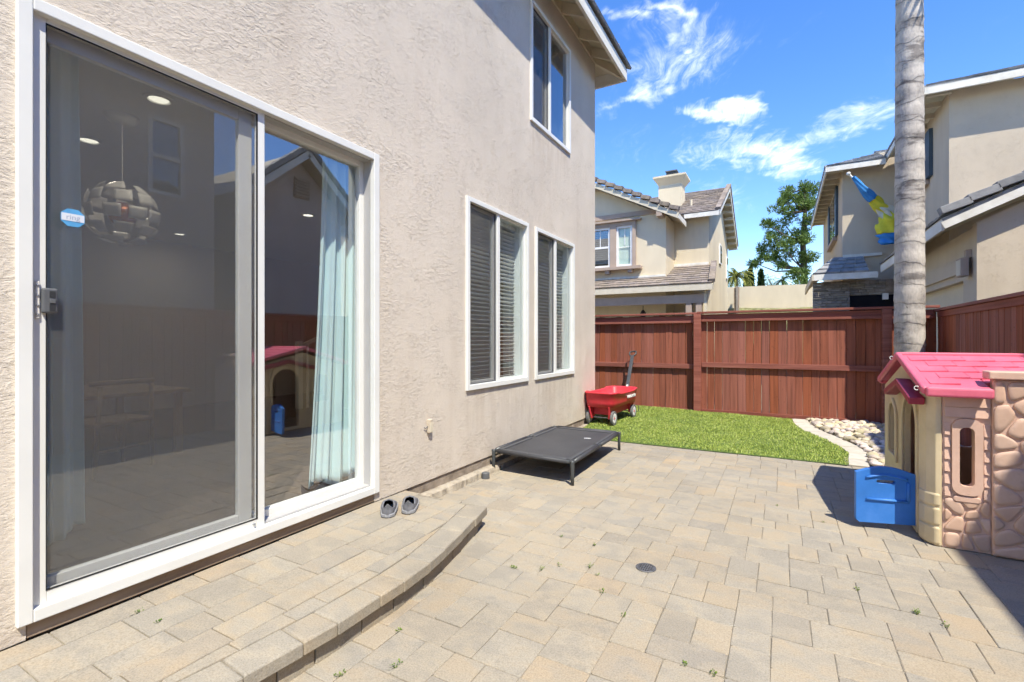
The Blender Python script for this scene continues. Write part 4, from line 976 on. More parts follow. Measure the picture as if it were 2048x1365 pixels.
# roof: two slopes with a thick lip, moulded shingles
def slope(x0, x1, ye, ze, lip, name):
    d = Vector((0, RY - ye, RZ - ze)); n = Vector((0, -(RZ - ze), RY - ye)).normalized();
    if n.z < 0: n = -n
    a, b = Vector((x0, ye, ze)), Vector((x1, ye, ze)); t = 0.030
    o = MB().prism([a, b, b + d, a + d], n * t).build(name, M['p_red'], ph, bevel=.008, seg=3)
    MB().bar((x0 - .0, ye + (.004 if ye > RY else -.004), ze + .008), (x1, ye + (.004 if ye > RY else -.004), ze + .008), .05, .06).build('eave_lip', M['p_red'], ph, bevel=.014, seg=3) if lip else None
    return o, d, n
s1, d1, n1 = slope(.775, 1.088, YS - .085, .972, True, 'roof_slope'); 
t_ = (0.15) / (RY - (YS - .085)); 
s2, d2, n2 = slope(1.089, 1.90, YS + .065, .972 + (RZ - .972) * (.15) / (RY - YS + .085), False, 'roof_slope')
s3, d3, n3 = slope(.775, 1.90, 5.49, .925, True, 'roof_slope')
MB().bar((.768, RY, RZ + .022), (1.905, RY, RZ + .022), .10, .035).build('ridge', M['p_red'], ph, bevel=.012, seg=3)
for (ye, ze) in ((YS - .085, .972), (5.49, .925)):           # barge lip along the front gable
    p, q = Vector((.775, ye, ze + .012)), Vector((.775, RY, RZ + .018)); MB().bar(p, q, .035, .05).build('barge_lip', M['p_red'], ph, bevel=.014, seg=3)
# shingles: bottom edges as raised curved tabs
e0 = Vector((0, YS - .085, .972))
for row in range(5):
    f0, f1 = 0.10 + row * 0.165, 0.10 + (row + 1) * 0.165; x = .815 + (row % 2) * .075; w = .152
    while x < 1.86:
        if row == 0 and x + w > 1.08: break
        xa, xb = x, min(x + w - .006, 1.88)
        A = e0 + d1 * f0 + n1 * .0305; B = e0 + d1 * f1 + n1 * .0305
        v = [(xa, A.y, A.z), (xb, A.y, A.z), (xb, B.y, B.z), (xa, B.y, B.z)]
        up = n1 * .011; upa = n1 * .005
        mb = MB(); mb.add(v + [tuple(Vector(v[0]) + upa), tuple(Vector(v[1]) + up), tuple(Vector(v[2]) + n1 * .003), tuple(Vector(v[3]) + n1 * .001)],
                          [(4, 5, 6, 7), (0, 1, 5, 4), (1, 2, 6, 5), (3, 0, 4, 7), (2, 3, 7, 6)]); mb.build('shingle', M['p_red'], s1 if x < 1.09 else s2, bevel=.002)
        x += w
# little maroon hood over the doorway
for (p, q) in (((.755, 4.85, .885), (.755, 4.40, 1.0)), ((.755, 3.985, .905), (.755, 4.40, 1.0))):
    MB().bar(p, q, .085, .05).build('door_hood', M['p_dred'], ph, bevel=.01, seg=3)
for (y, z) in ((4.72, RZ - .005), (3.92, .995)): 
    MB().tube([(.742 + .012 * math.cos(a), y, z + .012 * math.sin(a)) for a in [R(k) for k in range(40, 340, 30)]], .0025, 6).build('light_clip', M['white'], ph)
# open half door, hinged at the pilaster
H = Vector((.796, 4.165, 0)); F = Vector((.446, 4.090, 0)); dv = (F - H).normalized(); dn = Vector((dv.y, -dv.x, 0));  dn = dn if dn.y < 0 else -dn
Ld = (F - H).length
def dp(s, z, o=0): p = H + dv * s + dn * o; return (p.x, p.y, z)
topz = lambda s: .385 + .045 * math.sin(math.pi * min(1, max(0, s / Ld))) 
outline = [dp(.0, .05), dp(Ld - .02, .04), dp(Ld - .005, .052), dp(Ld, .07)] + [dp(Ld * (1 - k / 10), topz(Ld * (1 - k / 10))) for k in range(0, 11)]
slot = [dp(Ld * .35 + .02 + .042 * math.cos(R(a)) + (.022 if math.cos(R(a)) > 0 else -.022), .325 + .012 * math.sin(R(a)), .0) for a in range(0, 360, 30)]
slot = [dp(s, z) for s, z in rrect(Ld * .36, Ld * .66, .318, .341, .011, 4)]
bd = plate(outline, [slot], dn * -.034).build('half_door', M['p_blue'], ph, bevel=.006, seg=3)
ring_o = [dp(s, z, .012) for s, z in [(.045, .20), (.045, .33)] + [(.06 + k * .027, .345 + .022 * math.sin(math.pi * k / 9)) for k in range(10)] + [(Ld - .05, .33), (Ld - .05, .20)]]
MB().tube([dp(.055, .205, .002), dp(.055, .33, .002)], .011, 8).build('door_moulding', M['p_blue'], bd, smooth=True)
MB().tube([dp(.06 + k * (Ld - .12) / 10, .352 + .022 * math.sin(math.pi * k / 10), .002) for k in range(11)], .009, 8).build('door_moulding', M['p_blue'], bd, smooth=True)
MB().tube([dp(.055, .205, .002), dp(Ld - .06, .205, .002)], .010, 8).build('door_moulding', M['p_blue'], bd, smooth=True)
MB().prism([dp(s, z, -.030) for s, z in rrect(Ld * .36 + .002, Ld * .66 - .002, .320, .339, .009, 4)], dn * .006).build('mail_slot', flat('slot_grey', (.33, .31, .27), .6, .3, .3, scale=80), bd)

# ================================================================== RED WAGON
M['wred'] = plast('wagon_red', (0.60, 0.035, 0.05)); M['tyre'] = flat('grey_tyre', (0.13, 0.13, 0.125), 0.85, 0.2, 0.3, scale=60, bump=(90, .002)); M['rim'] = flat('white_rim', (0.75, 0.74, 0.72), 0.4)
WG = Matrix.Translation((-2.305, 6.80, 0.062)) @ Matrix.Rotation(R(-3.5), 4, 'Z')
wg = thing('wagon', 'red plastic pull wagon with its black handle against the fence', 'wagon', (-2.30, 7.2, 0.06))
def tub(z, sx, sy, dz=None, n=40, cy=0.43):
    out = []
    for k in range(n):
        a = 2 * math.pi * k / n; c, s_ = math.cos(a), math.sin(a); e = 0.34
        x = sx * math.copysign(abs(c) ** e, c); y = sy * math.copysign(abs(s_) ** e, s_)
        out.append((x, cy + y, z + (dz(x / sx, y / sy) if dz else 0)))
    return out
rimz = lambda u, v: -0.022 * max(0, min(1, (.62 - abs(v)) / .12)) + 0.012
rings = [tub(.255, .18, .48), tub(.262, .222, .535), tub(.33, .232, .550), tub(.44, .242, .56, rimz), tub(.447, .255, .572, rimz), tub(.464, .255, .572, rimz), tub(.470, .246, .562, rimz), tub(.45, .226, .542, rimz), tub(.29, .208, .52), tub(.285, .12, .42)]
mb = MB(); n = 40
for rg in rings: mb.v += rg
for i in range(len(rings) - 1):
    for k in range(n): k2 = (k + 1) % n; mb.f.append((i*n+k, i*n+k2, (i+1)*n+k2, (i+1)*n+k))
mb.f += [tuple(reversed(range(n))), tuple((len(rings) - 1) * n + k for k in range(n))]
body = mb.build('tub', M['wred'], wg, smooth=True, xf=WG)
ub = MB(); ub.box(-.13, .13, .03, .83, .14, .258)
for sx in (-1, 1):
    for (ya, yb) in ((-.06, .06), (.80, .92)): ub.prism([(sx * .12, ya, .09), (sx * .12, yb, .09), (sx * .14, yb + .05, .27), (sx * .14, ya - .05, .27)], (sx * .025, 0, 0))
ub.build('underbody', M['wred'], wg, bevel=.008, xf=WG)
for y in (0.0, .86):
    MB().tube([(-.19, y, .105), (.19, y, .105)], .008, 8).build('axle', M['steel'], wg, xf=WG)
    for sx in (-1, 1):
        RM = Matrix.Rotation(R(90), 3, 'Y')
        wh = MB().lathe([(.072, -.02), (.098, -.02), (.105, -.012), (.105, .012), (.098, .02), (.072, .02)], 28, (sx * .185, y, .105), RM, close=True).build('wheel', M['tyre'], wg, smooth=False, xf=WG, bevel=.003)
        MB().lathe([(.0, -.012), (.055, -.014), (.071, -.019), (.071, .019), (.055, .014), (.0, .012)], 28, (sx * .185, y, .105), RM).build('rim', M['rim'], wh, smooth=True, xf=WG)
        MB().lathe([(.0, .022), (.014, .021), (.02, .012)] if sx > 0 else [(.0, -.022), (.014, -.021), (.02, -.012)], 14, (sx * .185, y, .105), RM).build('hub', M['wred'], wh, smooth=True, xf=WG)
        for k in range(6):
            a = k * math.pi / 3; MB().obox((sx * .201, y + .03 * math.cos(a), .105 + .03 * math.sin(a)), (.003, 0, 0), Vector((0, .014 * math.cos(a), .014 * math.sin(a))), Vector((0, -.005 * math.sin(a), .005 * math.cos(a)))).build('spoke', M['alu'], wh, xf=WG)
M['hdl'] = flat('handle_black', (0.06, 0.062, 0.066), 0.5, 0.4, 0.1, scale=20)
hb, ht = Vector((-.035, 1.03, .22)), Vector((-.045, 1.985, .90))
hx = WG.inverted() @ Vector((-2.36, 8.30, .40)); hy = WG.inverted() @ Vector((-2.43, 8.93, 1.00))
hdl = MB().bar(hx, hy, .060, .030, (0, -1, .3)).build('handle', M['hdl'], wg, bevel=.006, xf=WG)
MB().bar(WG.inverted() @ Vector((-2.33, 7.95, .20)), hx, .04, .03, (0, -1, .3)).build('handle_yoke', M['blackp'], wg, bevel=.004, xf=WG)
ax = (hy - hx).normalized(); sdv = ax.cross(Vector((0, -1, .3))).normalized()
gr = [hy + sdv * .030, hy + ax * .05 + sdv * .062, hy + ax * .105 + sdv * .060, hy + ax * .118 + sdv * .03, hy + ax * .118 - sdv * .03, hy + ax * .105 - sdv * .060, hy + ax * .05 - sdv * .062, hy - sdv * .030]
MB().tube(gr, .015, 10, closed=True).build('grip', M['hdl'], hdl, smooth=True, xf=WG)
nf = sdv.cross(ax); nf = nf if nf.y < 0 else -nf
MB().obox(hx + ax * .09 + nf * .0145, ax * .06, sdv * .017, nf * .0008).build('label_sticker', M['white'], hdl, xf=WG)
TX = WG @ Matrix.Translation((.246, .60, .375)) @ Matrix.Rotation(R(-3), 4, 'Y') @ FACEX
text_mesh('RADIO FLYER', .062, M['white'], 'lettering', TX, body, shear=.3, ext=.004)
MB().tube([(.20, .92, .20), (.245, .93, .19), (.25, .93, .10), (.21, .92, .09)], .005, 6).build('brake_lever', M['blackp'], wg, xf=WG)

# ================================================================== DOG COT
M['mesh_black'] = pmat('black_cot_fabric', [(0.3, (0.040, 0.040, 0.043)), (0.7, (0.062, 0.062, 0.066))], scale=3, detail=6, rough=0.55, spec=0.35, bump=(500, 0.0006))
M['tube_black'] = flat('dark_tube', (0.055, 0.06, 0.062), 0.35, 0.5, 0.15)
M['hem'] = flat('cot_hem', (0.075, 0.076, 0.08), 0.6, 0.3, 0.1, scale=40)
ct = thing('dog_cot', 'black raised mesh dog bed on the pavers beside the wall', 'dog bed', (-2.07, 4.85, 0))
cor = [Vector((-2.49, 4.085, .205)), Vector((-1.635, 4.03, .205)), Vector((-1.675, 5.58, .205)), Vector((-2.50, 5.58, .205))]
def cf(u, v):
    p = cor[0].lerp(cor[1], u).lerp(cor[3].lerp(cor[2], u), v); s_ = 0.016 * math.sin(math.pi * u) * math.sin(math.pi * v)
    return (p.x, p.y, p.z + .004 - s_)
fb = MB().grid(lambda u, v: cf(.015 + .97 * u, .012 + .976 * v), 24, 30).build('bed_fabric', M['mesh_black'], ct, smooth=True, solid=.003)
for i in range(4):
    a, b = cor[i], cor[(i + 1) % 4]; MB().tube([a.lerp(b, .03), a.lerp(b, .97)], .0165, 10).build('rail', M['tube_black'], ct, smooth=True)
    if i in (1, 3):                       # sleeve with a gap at the middle joint
        for (f0, f1) in ((.06, .47), (.53, .94)): MB().tube([a.lerp(b, f0), a.lerp(b, f1)], .0205, 10).build('sleeve', M['mesh_black'], ct, smooth=True)
    else: MB().tube([a.lerp(b, .06), a.lerp(b, .94)], .0195, 10).build('sleeve', M['mesh_black'], ct, smooth=True)
    c = (cor[0] + cor[2]) / 2; inw = (c - a).normalized()
    MB().tube([a + Vector((0, 0, .012)), a, a * .5 + Vector((a.x, a.y, 0)) * .5, Vector((a.x, a.y, .001))], [.019, .020, .0165, .0165], 10).build('leg', M['tube_black'], ct, smooth=True)
    MB().tube([Vector((a.x, a.y, .018)), Vector((a.x, a.y, .014)) + (cor[(i + 1) % 4] - a).normalized() * .05 * (1 if i in (0, 2) else -1) * 1], [.015, .006], 8).build('foot', M['tube_black'], ct, smooth=True) if False else None
for (u0, u1) in ((.035, .085), (.915, .965)):
    for (v0, v1) in ((.03, .48), (.52, .97)):
        MB().grid(lambda u, v: tuple(Vector(cf(u0 + (u1 - u0) * u, v0 + (v1 - v0) * v)) + Vector((0, 0, .006))), 3, 14).build('fabric_hem', M['hem'], ct, smooth=True, solid=.003)
for (v0, v1) in ((.025, .06), (.94, .975)):
    MB().grid(lambda u, v: tuple(Vector(cf(.09 + .82 * u, v0 + (v1 - v0) * v)) + Vector((0, 0, .006))), 14, 3).build('fabric_hem', M['hem'], ct, smooth=True, solid=.003)
MB().obox(Vector(cf(.72, .70)) + Vector((0, 0, .0025)), Vector((.035, .012, 0)), Vector((-.006, .018, 0)), Vector((0, 0, .0006))).build('tag', flat('tag_grey', (.5, .5, .5), .6), ct)

# ================================================================== SHOES
M['shoe'] = pmat('grey_knit', [(0.3, (0.12, 0.12, 0.13)), (0.7, (0.18, 0.18, 0.195))], scale=40, rough=0.85, bump=(300, .0008)); M['sole'] = flat('grey_sole', (0.26, 0.26, 0.27), 0.7, 0.3, 0.1, scale=30); M['dark'] = flat('lining_and_shade_black', (0.012, 0.012, 0.016), 0.9, 0.1)
def shoe(loc, ang, label, mir):
    xf = Matrix.Translation(loc) @ Matrix.Rotation(ang, 4, 'Z'); t = thing('shoe', label, 'shoe', loc, 'pair of shoes on the step')
    L = .27
    def wd(s): return .043 * (1 + .22 * math.sin(math.pi * (s - .25) * 1.2)) * min(1, (max(s, .0) / .10) ** .5 if s < .1 else 1) * (1 if s < .78 else math.sqrt(max(0, 1 - ((s - .78) / .22) ** 2)))
    def ht_(s): return .088 - .026 * math.sin(math.pi * min(1, s / .44)) if s < .44 else .088 - .060 * ((s - .44) / .56) ** .8
    ns, na = 26, 16
    def loft(sc, drop):
        mb = MB()
        for i in range(ns + 1):
            s = .004 + .992 * i / ns; w = max(wd(s), .003) * sc; h = ht_(s) - drop
            for k in range(na + 1):
                a = math.pi * k / na; cx = -math.cos(a); rx = w * math.copysign(abs(cx) ** .75, cx); mb.v.append((rx, .5 * L + (s - .5) * L * (1 - (1 - sc) * .4), .02 + (h - .02) * max(0.0, math.sin(a)) ** .55))
        for i in range(ns):
            s = (i + .5) / ns
            for k in range(na):
                ca = abs(math.cos(math.pi * (k + .5) / na)); op = .012 < s < .47 and ca < .84 * min(1, (s / .05) ** .5) * min(1, ((.48 - s) / .14) ** .5)
                if not op: mb.f.append((i*(na+1)+k, (i+1)*(na+1)+k, (i+1)*(na+1)+k+1, i*(na+1)+k+1))
        mb.f.append(tuple(range(na + 1))); return mb
    loft(1.0, 0).build('upper', M['shoe'], t, smooth=True, xf=xf)
    loft(.90, .006).build('lining', M['dark'], t, smooth=True, xf=xf)
    MB().prism([(w * .85 * sg, y, .024) for sg, seq in ((-1, 1), (1, -1)) for w, y in [(max(wd(q), .004), q * L) for q in [.03 + .5 * kk / 8 for kk in range(9)]][::seq]], (0, 0, .004)).build('insole', M['dark'], t, xf=xf)
    so_ = MB(); ol = [(wd(s) + .005 + .002, s * L) for s in [.004 + .992 * i / 20 for i in range(21)]]
    pts = [(-w, y) for w, y in ol] + [(w, y) for w, y in reversed(ol)]
    so_.prism([(x, y, .001) for x, y in pts], (0, 0, .024)).build('sole', M['sole'], t, bevel=.006, seg=3, xf=xf)
    ring = []
    for k in range(28):
        a = 2 * math.pi * k / 28; ss = .245 + .225 * math.sin(a); e_ = abs(math.cos(a)) ** .6
        ring.append((max(wd(max(ss, .06)), .02) * .84 * math.copysign(e_, math.cos(a)), ss * L, ht_(ss) - .016 * e_))
    MB().tube(ring, .0055, 8, closed=True).build('collar', M['shoe'], t, smooth=True, xf=xf)
    MB().box(-.007, .007, -.001, .005, .055, .092).build('heel_tab', M['greyp'], t, bevel=.002, xf=xf)
shoe((-2.235, 2.345, ZS + .001), R(40), 'grey knit shoe of the pair nearer the sliding door frame', 1)
shoe((-2.165, 2.462, ZS + .001), R(36), 'grey knit shoe of the pair farther from the sliding door frame', -1)

# ================================================================== DRAIN, WEEDS
M['drainsteel'] = flat('drain_steel', (0.16, 0.155, 0.15), 0.45, 0.5, 0.3, metal=0.5, scale=40)
dr = thing('drain_grate', 'round slotted drain grate set into the pavers', 'drain', (-.677, 2.775, 0))
MB().lathe([(.044, .0), (.056, .0), (.057, .004), (.054, .006), (.044, .006)], 32, (-.677, 2.775, 0), close=True).build('rim', M['drainsteel'], dr, smooth=False)
MB().lathe([(0, .0015), (.046, .0015)], 24, (-.677, 2.775, 0)).build('hole_shade_disc', M['dark'], dr)  # flat black disc paints the shaded hole below the bars
for i in range(-3, 4):
    hw = math.sqrt(.045 ** 2 - (i * .0125) ** 2); MB().box(-.677 + i * .0125 - .0035, -.677 + i * .0125 + .0035, 2.775 - hw, 2.775 + hw, .002, .006).build('bar', M['drainsteel'], dr)
for i in (-1, 0, 1):
    hw = math.sqrt(.045 ** 2 - (i * .022) ** 2); MB().box(-.677 - hw, -.677 + hw, 2.775 + i * .022 - .0025, 2.775 + i * .022 + .0025, .0025, .0055).build('cross_bar', M['drainsteel'], dr)
M['weed'] = leafmat('weed_leaf', [(0.2, (0.07, 0.13, 0.015)), (0.6, (0.15, 0.23, 0.03)), (0.9, (0.28, 0.33, 0.08))])
rw = random.Random(8)
for (x, y, z, sc) in [(-1.349, 2.368, -0.002, 0.8), (-1.327, 2.442, -0.002, 0.8), (-1.192, 2.468, -0.002, 1.1), (-1.122, 2.52, -0.002, 1.0), (-0.975, 2.626, -0.002, 1.4), (-0.891, 2.612, -0.002, 0.8), (-0.804, 2.399, -0.002, 1.0), (-0.674, 2.25, -0.002, 0.8), (-1.27, 2.982, -0.002, 0.7), (-1.052, 2.928, -0.002, 0.6), (-0.975, 2.925, -0.002, 0.8), (-0.342, 1.996, -0.002, 0.7), (-0.234, 1.99, -0.002, 0.9), (-0.04, 4.393, -0.002, 0.6), (0.415, 3.071, -0.002, 1.0), (0.556, 2.981, -0.002, 1.2), (0.559, 2.918, -0.002, 1.2), (0.577, 2.872, -0.002, 1.0), (0.254, 4.054, -0.002, 0.6), (-1.343, 1.45, -0.002, 1.3), (-1.499, 1.307, -0.002, 1.2), (-1.494, 1.636, -0.002, 0.7), (-2.393, 1.016, 0.138, 1.0), (-2.239, 1.023, 0.138, 0.6)]:
    if z < 0.1:                            # root it in the nearest joint
        best = min(((abs(x - ex), (ex, y)) for (a, b, w, d) in cl for ex in (a, a + w) if b <= y <= b + d), default=(9, (x, y)))
        besty = min(((abs(y - ey), (x, ey)) for (a, b, w, d) in cl for ey in (b, b + d) if a <= x <= a + w), default=(9, (x, y)))
        x, y = min(best, besty)[1]
    mb = MB(); sc *= .78
    for k in range(int(14 * sc) + 6):
        a = rw.uniform(0, 6.28); d = rw.uniform(.002, .022) * sc; h = rw.uniform(.004, .016) * sc; l = rw.uniform(.005, .010); c, s_ = math.cos(a), math.sin(a)
        p = Vector((x + c * d * .6, y + s_ * d * 1.4, z + h)); q = p + Vector((c * l, s_ * l, l * .4)); sd = Vector((-s_, c, .2)) * l * .4
        mb.add([p, p.lerp(q, .5) + sd, q, p.lerp(q, .5) - sd], [(0, 1, 2, 3)])
        mb.add([(x, y, z - .004), (x + .001, y + .001, z - .004), tuple(p)], [(0, 1, 2)])
    tag(mb.build('weed', M['weed']), 'tiny green weed sprouting from a joint between pavers', 'weed', 'weeds in the paver joints')
# ================================================================== PALM
M['palm_bark'] = bpy.data.materials.new('palm_bark'); 
def _pb():
    m = M['palm_bark']; m.use_nodes = True; t = m.node_tree; t.nodes.clear(); N = NT(t)
    v = N.n('ShaderNodeTexCoord').outputs['Object']
    a = N.noise(N.mapping(v, scale=(1.2, 1.2, 1.4)), 2.2, 5, 0.65, 0.5)
    b = N.noise(N.mapping(v, scale=(1, 1, .35)), 45, 4, 0.6)
    ring = N.noise(N.mapping(v, scale=(.9, .9, 3.2)), 1.7, 5, 0.62, 0.5)
    c = N.ramp(a, [(.3, (.25, .23, .21)), (.45, (.45, .405, .355)), (.62, (.56, .51, .45)), (.8, (.38, .335, .29))])
    sz = N.n('ShaderNodeSeparateXYZ', ins={0: v}).outputs[2]; wob = N.noise(N.mapping(v, scale=(1, 1, .5)), 3.0, 3, .5)
    scar = N.math('FRACT', N.math('ADD', N.math('MULTIPLY', sz, 3.6), N.math('MULTIPLY', wob, 1.1)))
    scarm = N.ramp(scar, [(0.0, .48), (.03, .6), (.07, 1.0), (.85, 1.0), (1.0, .82)])
    c = N.mix(N.ramp(N.noise(v, 5, 3, .6), [(.35, .25), (.6, 1.0)]), c, N.mix(1.0, c, scarm, 'MULTIPLY'))
    c = N.mix(.85, c, N.mix(1.0, c, N.ramp(ring, [(.38, (.36, .35, .36)), (.45, (.95, .95, .95)), (.7, (1.15, 1.14, 1.12))]), 'MULTIPLY'))
    c = N.mix(.6, c, N.mix(1.0, c, N.ramp(b, [(.3, (.7, .7, .7)), (.5, (1, 1, 1)), (.75, (1.15, 1.15, 1.15))]), 'MULTIPLY'))
    sp = N.noise(N.mapping(v, scale=(1, 1, .6)), 16, 3, .6)
    c = N.mix(N.math('MULTIPLY', N.math('SUBTRACT', sp, .68, clamp=True), 9, clamp=True), c, (.06, .04, .03))
    h = N.math('ADD', N.math('ADD', N.math('MULTIPLY', ring, .8), N.math('MULTIPLY', b, .7)), N.math('MULTIPLY', scarm, .9))
    bp = N.n('ShaderNodeBump', ins={'Strength': 1.0, 'Distance': .007, 'Height': h})
    bs = N.n('ShaderNodeBsdfPrincipled', ins={'Base Color': c, 'Roughness': .9, 'Specular IOR Level': .15, 'Normal': bp.outputs[0]})
    o = N.n('ShaderNodeOutputMaterial'); N.link(bs.outputs[0], o.inputs[0])
_pb()
palm = thing('palm_tree', 'tall grey ringed palm trunk standing behind the playhouse', 'palm tree', (1.545, 8.57, 0))
mb = MB(); n = 28; zz = 0; ringz = []
rp_ = random.Random(4); z = -0.05; zs = []
while z < 9.2:
    zs.append((z, 0)); zs.append((z + .018, 1)); L = rp_.uniform(.17, .34); zs.append((z + L * .55, 2)); z += L
for i, (z, kd) in enumerate(zs):
    r0 = 0.176 - 0.004 * z + .03 * math.exp(-max(z, 0) * 3); tilt = 0.03
    for k in range(n):
        a = 2 * math.pi * k / n; q = r0 * (1 + .02 * mnoise.noise(Vector((math.cos(a) * 1.5, math.sin(a) * 1.5, z * 1.3)))) + (0.0, .006, .001)[kd]
        mb.v.append((1.545 + q * math.cos(a), 8.57 + q * math.sin(a), z + tilt * math.cos(a - 1) * .5 + .012 * mnoise.noise(Vector((a, i * .3, 2)))))
for i in range(len(zs) - 1):
    for k in range(n): k2 = (k + 1) % n; mb.f.append((i*n+k, i*n+k2, (i+1)*n+k2, (i+1)*n+k))
mb.build('trunk', M['palm_bark'], palm, smooth=True)
M['frond'] = leafmat('palm_frond', [(.2, (.04, .075, .015)), (.6, (.075, .13, .025)), (.9, (.12, .18, .05))])
rp_ = random.Random(6); cr = MB()
for k in range(22):
    a = 2.4 * k; el = R(70 - 5 * k + rp_.uniform(-8, 8)); L = rp_.uniform(1.9, 2.5); P = Vector((1.545, 8.57, 9.15)); prev = P
    dirh = Vector((math.cos(a), math.sin(a), 0))
    for j in range(14):
        s_ = (j + 1) / 14; e2 = el - s_ * 1.3; p = prev + (dirh * math.cos(e2) + Vector((0, 0, math.sin(e2)))) * L / 14
        sd = dirh.cross(Vector((0, 0, 1))); w = .42 * math.sin(math.pi * (.12 + .86 * s_)) + .03
        for sg in (-1, 1):
            tip = p + sd * sg * w - Vector((0, 0, w * .55)) + (p - prev) * .8; cr.add([prev, p, tip], [(0, 1, 2)])
        cr.add([prev, prev + sd * .015, p + sd * .01, p], [(0, 1, 2, 3)]); prev = p
cr.build('crown', M['frond'], palm)

# ================================================================== shared house bits
def tile_field(P0, P1, P2, P3, rowh, tw, mat, parent, name='roof_tiles', th=.022, seed=1):
    """courses of flat tiles over the quad eave-left, eave-right, ridge-right, ridge-left; joined"""
    P0, P1, P2, P3 = map(Vector, (P0, P1, P2, P3)); r = random.Random(seed)
    L = max((P3 - P0).length, (P2 - P1).length); rows = max(1, int(round(L / rowh))); mb = MB(); nrm = (P1 - P0).cross(P3 - P0).normalized()
    if nrm.z < 0: nrm = -nrm
    for i in range(rows):
        f0, f1 = i / rows, min(1, (i + 1.12) / rows)
        a0, b0, a1, b1 = P0.lerp(P3, f0), P1.lerp(P2, f0), P0.lerp(P3, f1), P1.lerp(P2, f1)
        W_ = (b0 - a0).length; nt = max(1, int(round(W_ / tw))); off = .5 * (i % 2)
        cuts = [0] + [min(1, max(0, (k + off) / nt)) for k in range(1 if off == 0 else 0, nt + 1) if 0 < (k + off) / nt < 1] + [1]
        for c0, c1 in zip(cuts[:-1], cuts[1:]):
            if c1 - c0 < .004: continue
            g = .004 / max(W_, .01); lift = th + r.uniform(-.004, .004)
            q = [a0.lerp(b0, c0 + g), a0.lerp(b0, c1 - g), a1.lerp(b1, c1 - g), a1.lerp(b1, c0 + g)]
            t = [q[0] + nrm * lift * 1.6, q[1] + nrm * lift * 1.6, q[2] + nrm * lift * .6, q[3] + nrm * lift * .6]
            mb.add(q + t, [(4, 5, 6, 7), (0, 1, 5, 4), (1, 2, 6, 5), (2, 3, 7, 6), (3, 0, 4, 7)])
    o = mb.build(name, mat, parent); tag(o, kind='stuff'); return o
def slab(P, t, mat, name, parent):
    P = [Vector(p) for p in P]; nrm = (P[1] - P[0]).cross(P[2] - P[0]).normalized(); nrm = nrm if nrm.z > 0 else -nrm
    return MB().prism([p - nrm * t for p in P], nrm * t).build(name, mat, parent)

# ================================================================== HOUSE BEHIND THE BACK FENCE (left)
hb_ = thing('neighbour_house', 'cream stucco house with a chimney and porch behind the back fence', 'house', (-4.5, 18, 0))
M['trim'] = flat('taupe_trim', (.40, .31, .245), .7, .2, .06); M['winwhite'] = flat('window_white', (.78, .77, .74), .4)
M['wdark'] = glass('far_glass', tint=(.42, .45, .48), gain=2.2)
wing = MB(); wall_panel(wing, (0, 16.45, 0), (1, 0, 0), (0, -1, 0), (-9.5, -3.36), (-.1, 5.32), [(-6.0, -5.24, 3.83, 5.22), (-5.02, -4.46, 3.83, 5.22)], .2)
wing.prism([(-9.5, 16.45, 5.3201), (-3.36, 16.45, 5.3201), (-3.36, 16.45, 5.42), (-6.5, 16.45, 7.0), (-9.5, 16.45, 5.45)], (0, .2, 0))
wing.box(-3.56, -3.3601, 16.6505, 17.9, -.1, 5.45)
wing.build('wing_wall', M['stucco_cream'], hb_)
mw = MB(); mw.box(-9.5, -2.21, 17.905, 18.1, -.1, 5.75); mw.prism([(-2.41, 18.1005, -.1), (-2.41, 24.5, -.1), (-2.41, 24.5, 5.75), (-2.41, 21.2, 7.2), (-2.41, 18.1005, 5.85)], (.2, 0, 0)); mw.box(-9.5, -2.411, 24.3, 24.5, -.1, 5.6)
mw.build('main_wall', M['stucco_cream'], hb_)
# roofs
mr = slab([(-9.6, 17.5, 5.62), (-1.85, 17.5, 5.62), (-1.85, 21.2, 7.42), (-9.6, 21.2, 7.42)], .04, M['cream'], 'main_roof', hb_)
slab([(-9.6, 24.9, 5.62), (-1.85, 24.9, 5.62), (-1.85, 21.2, 7.42), (-9.6, 21.2, 7.42)], .04, M['cream'], 'rear_roof', hb_)
tile_field((-3.3, 17.46, 5.63), (-1.87, 17.46, 5.63), (-1.87, 21.2, 7.43), (-6.0, 21.2, 7.43), .27, .30, M['tile'], mr, seed=2)
MB().bar((-2.96, 17.48, 5.56), (-1.85, 17.48, 5.56), .035, .16).build('eave_fascia', M['white2'], mr)
for (y0, z0, y1, z1) in ((17.5, 5.56, 21.2, 7.36), (24.9, 5.56, 21.2, 7.36)):
    MB().bar((-1.84, y0, z0), (-1.84, y1, z1), .035, .17).build('rake_board', M['white2'], mr)
for i in range(14):                                         # rake tiles on the gable end, near slope and far slope
    f0, f1 = i / 14, (i + 1) / 14
    p, q = Vector((-1.87, 17.46, 5.70)).lerp(Vector((-1.87, 21.2, 7.50)), f0), Vector((-1.87, 17.46, 5.70)).lerp(Vector((-1.87, 21.2, 7.50)), f1)
    MB().bar(p, q - (q - p) * .05 + Vector((0, 0, .02)), .16, .09).build('rake_tile', M['tile'], mr)
    p, q = Vector((-1.87, 24.94, 5.70)).lerp(Vector((-1.87, 21.2, 7.50)), f0), Vector((-1.87, 24.94, 5.70)).lerp(Vector((-1.87, 21.2, 7.50)), f1)
    MB().bar(p, q - (q - p) * .05 + Vector((0, 0, .02)), .16, .09).build('rake_tile', M['tile'], mr)
for i in range(9):
    y = 21.5 + i * .4; z = 7.28 - (y - 21.2) * .4865
    MB().box(-2.2, -1.86, y - .04, y + .04, z - .10, z).build('lookout', M['cream'], mr)
wr_ = slab([(-2.93, 16.08, 5.36), (-2.93, 18.6, 5.36), (-6.5, 18.6, 7.145), (-6.5, 16.08, 7.145)], .04, M['cream'], 'wing_roof', hb_)
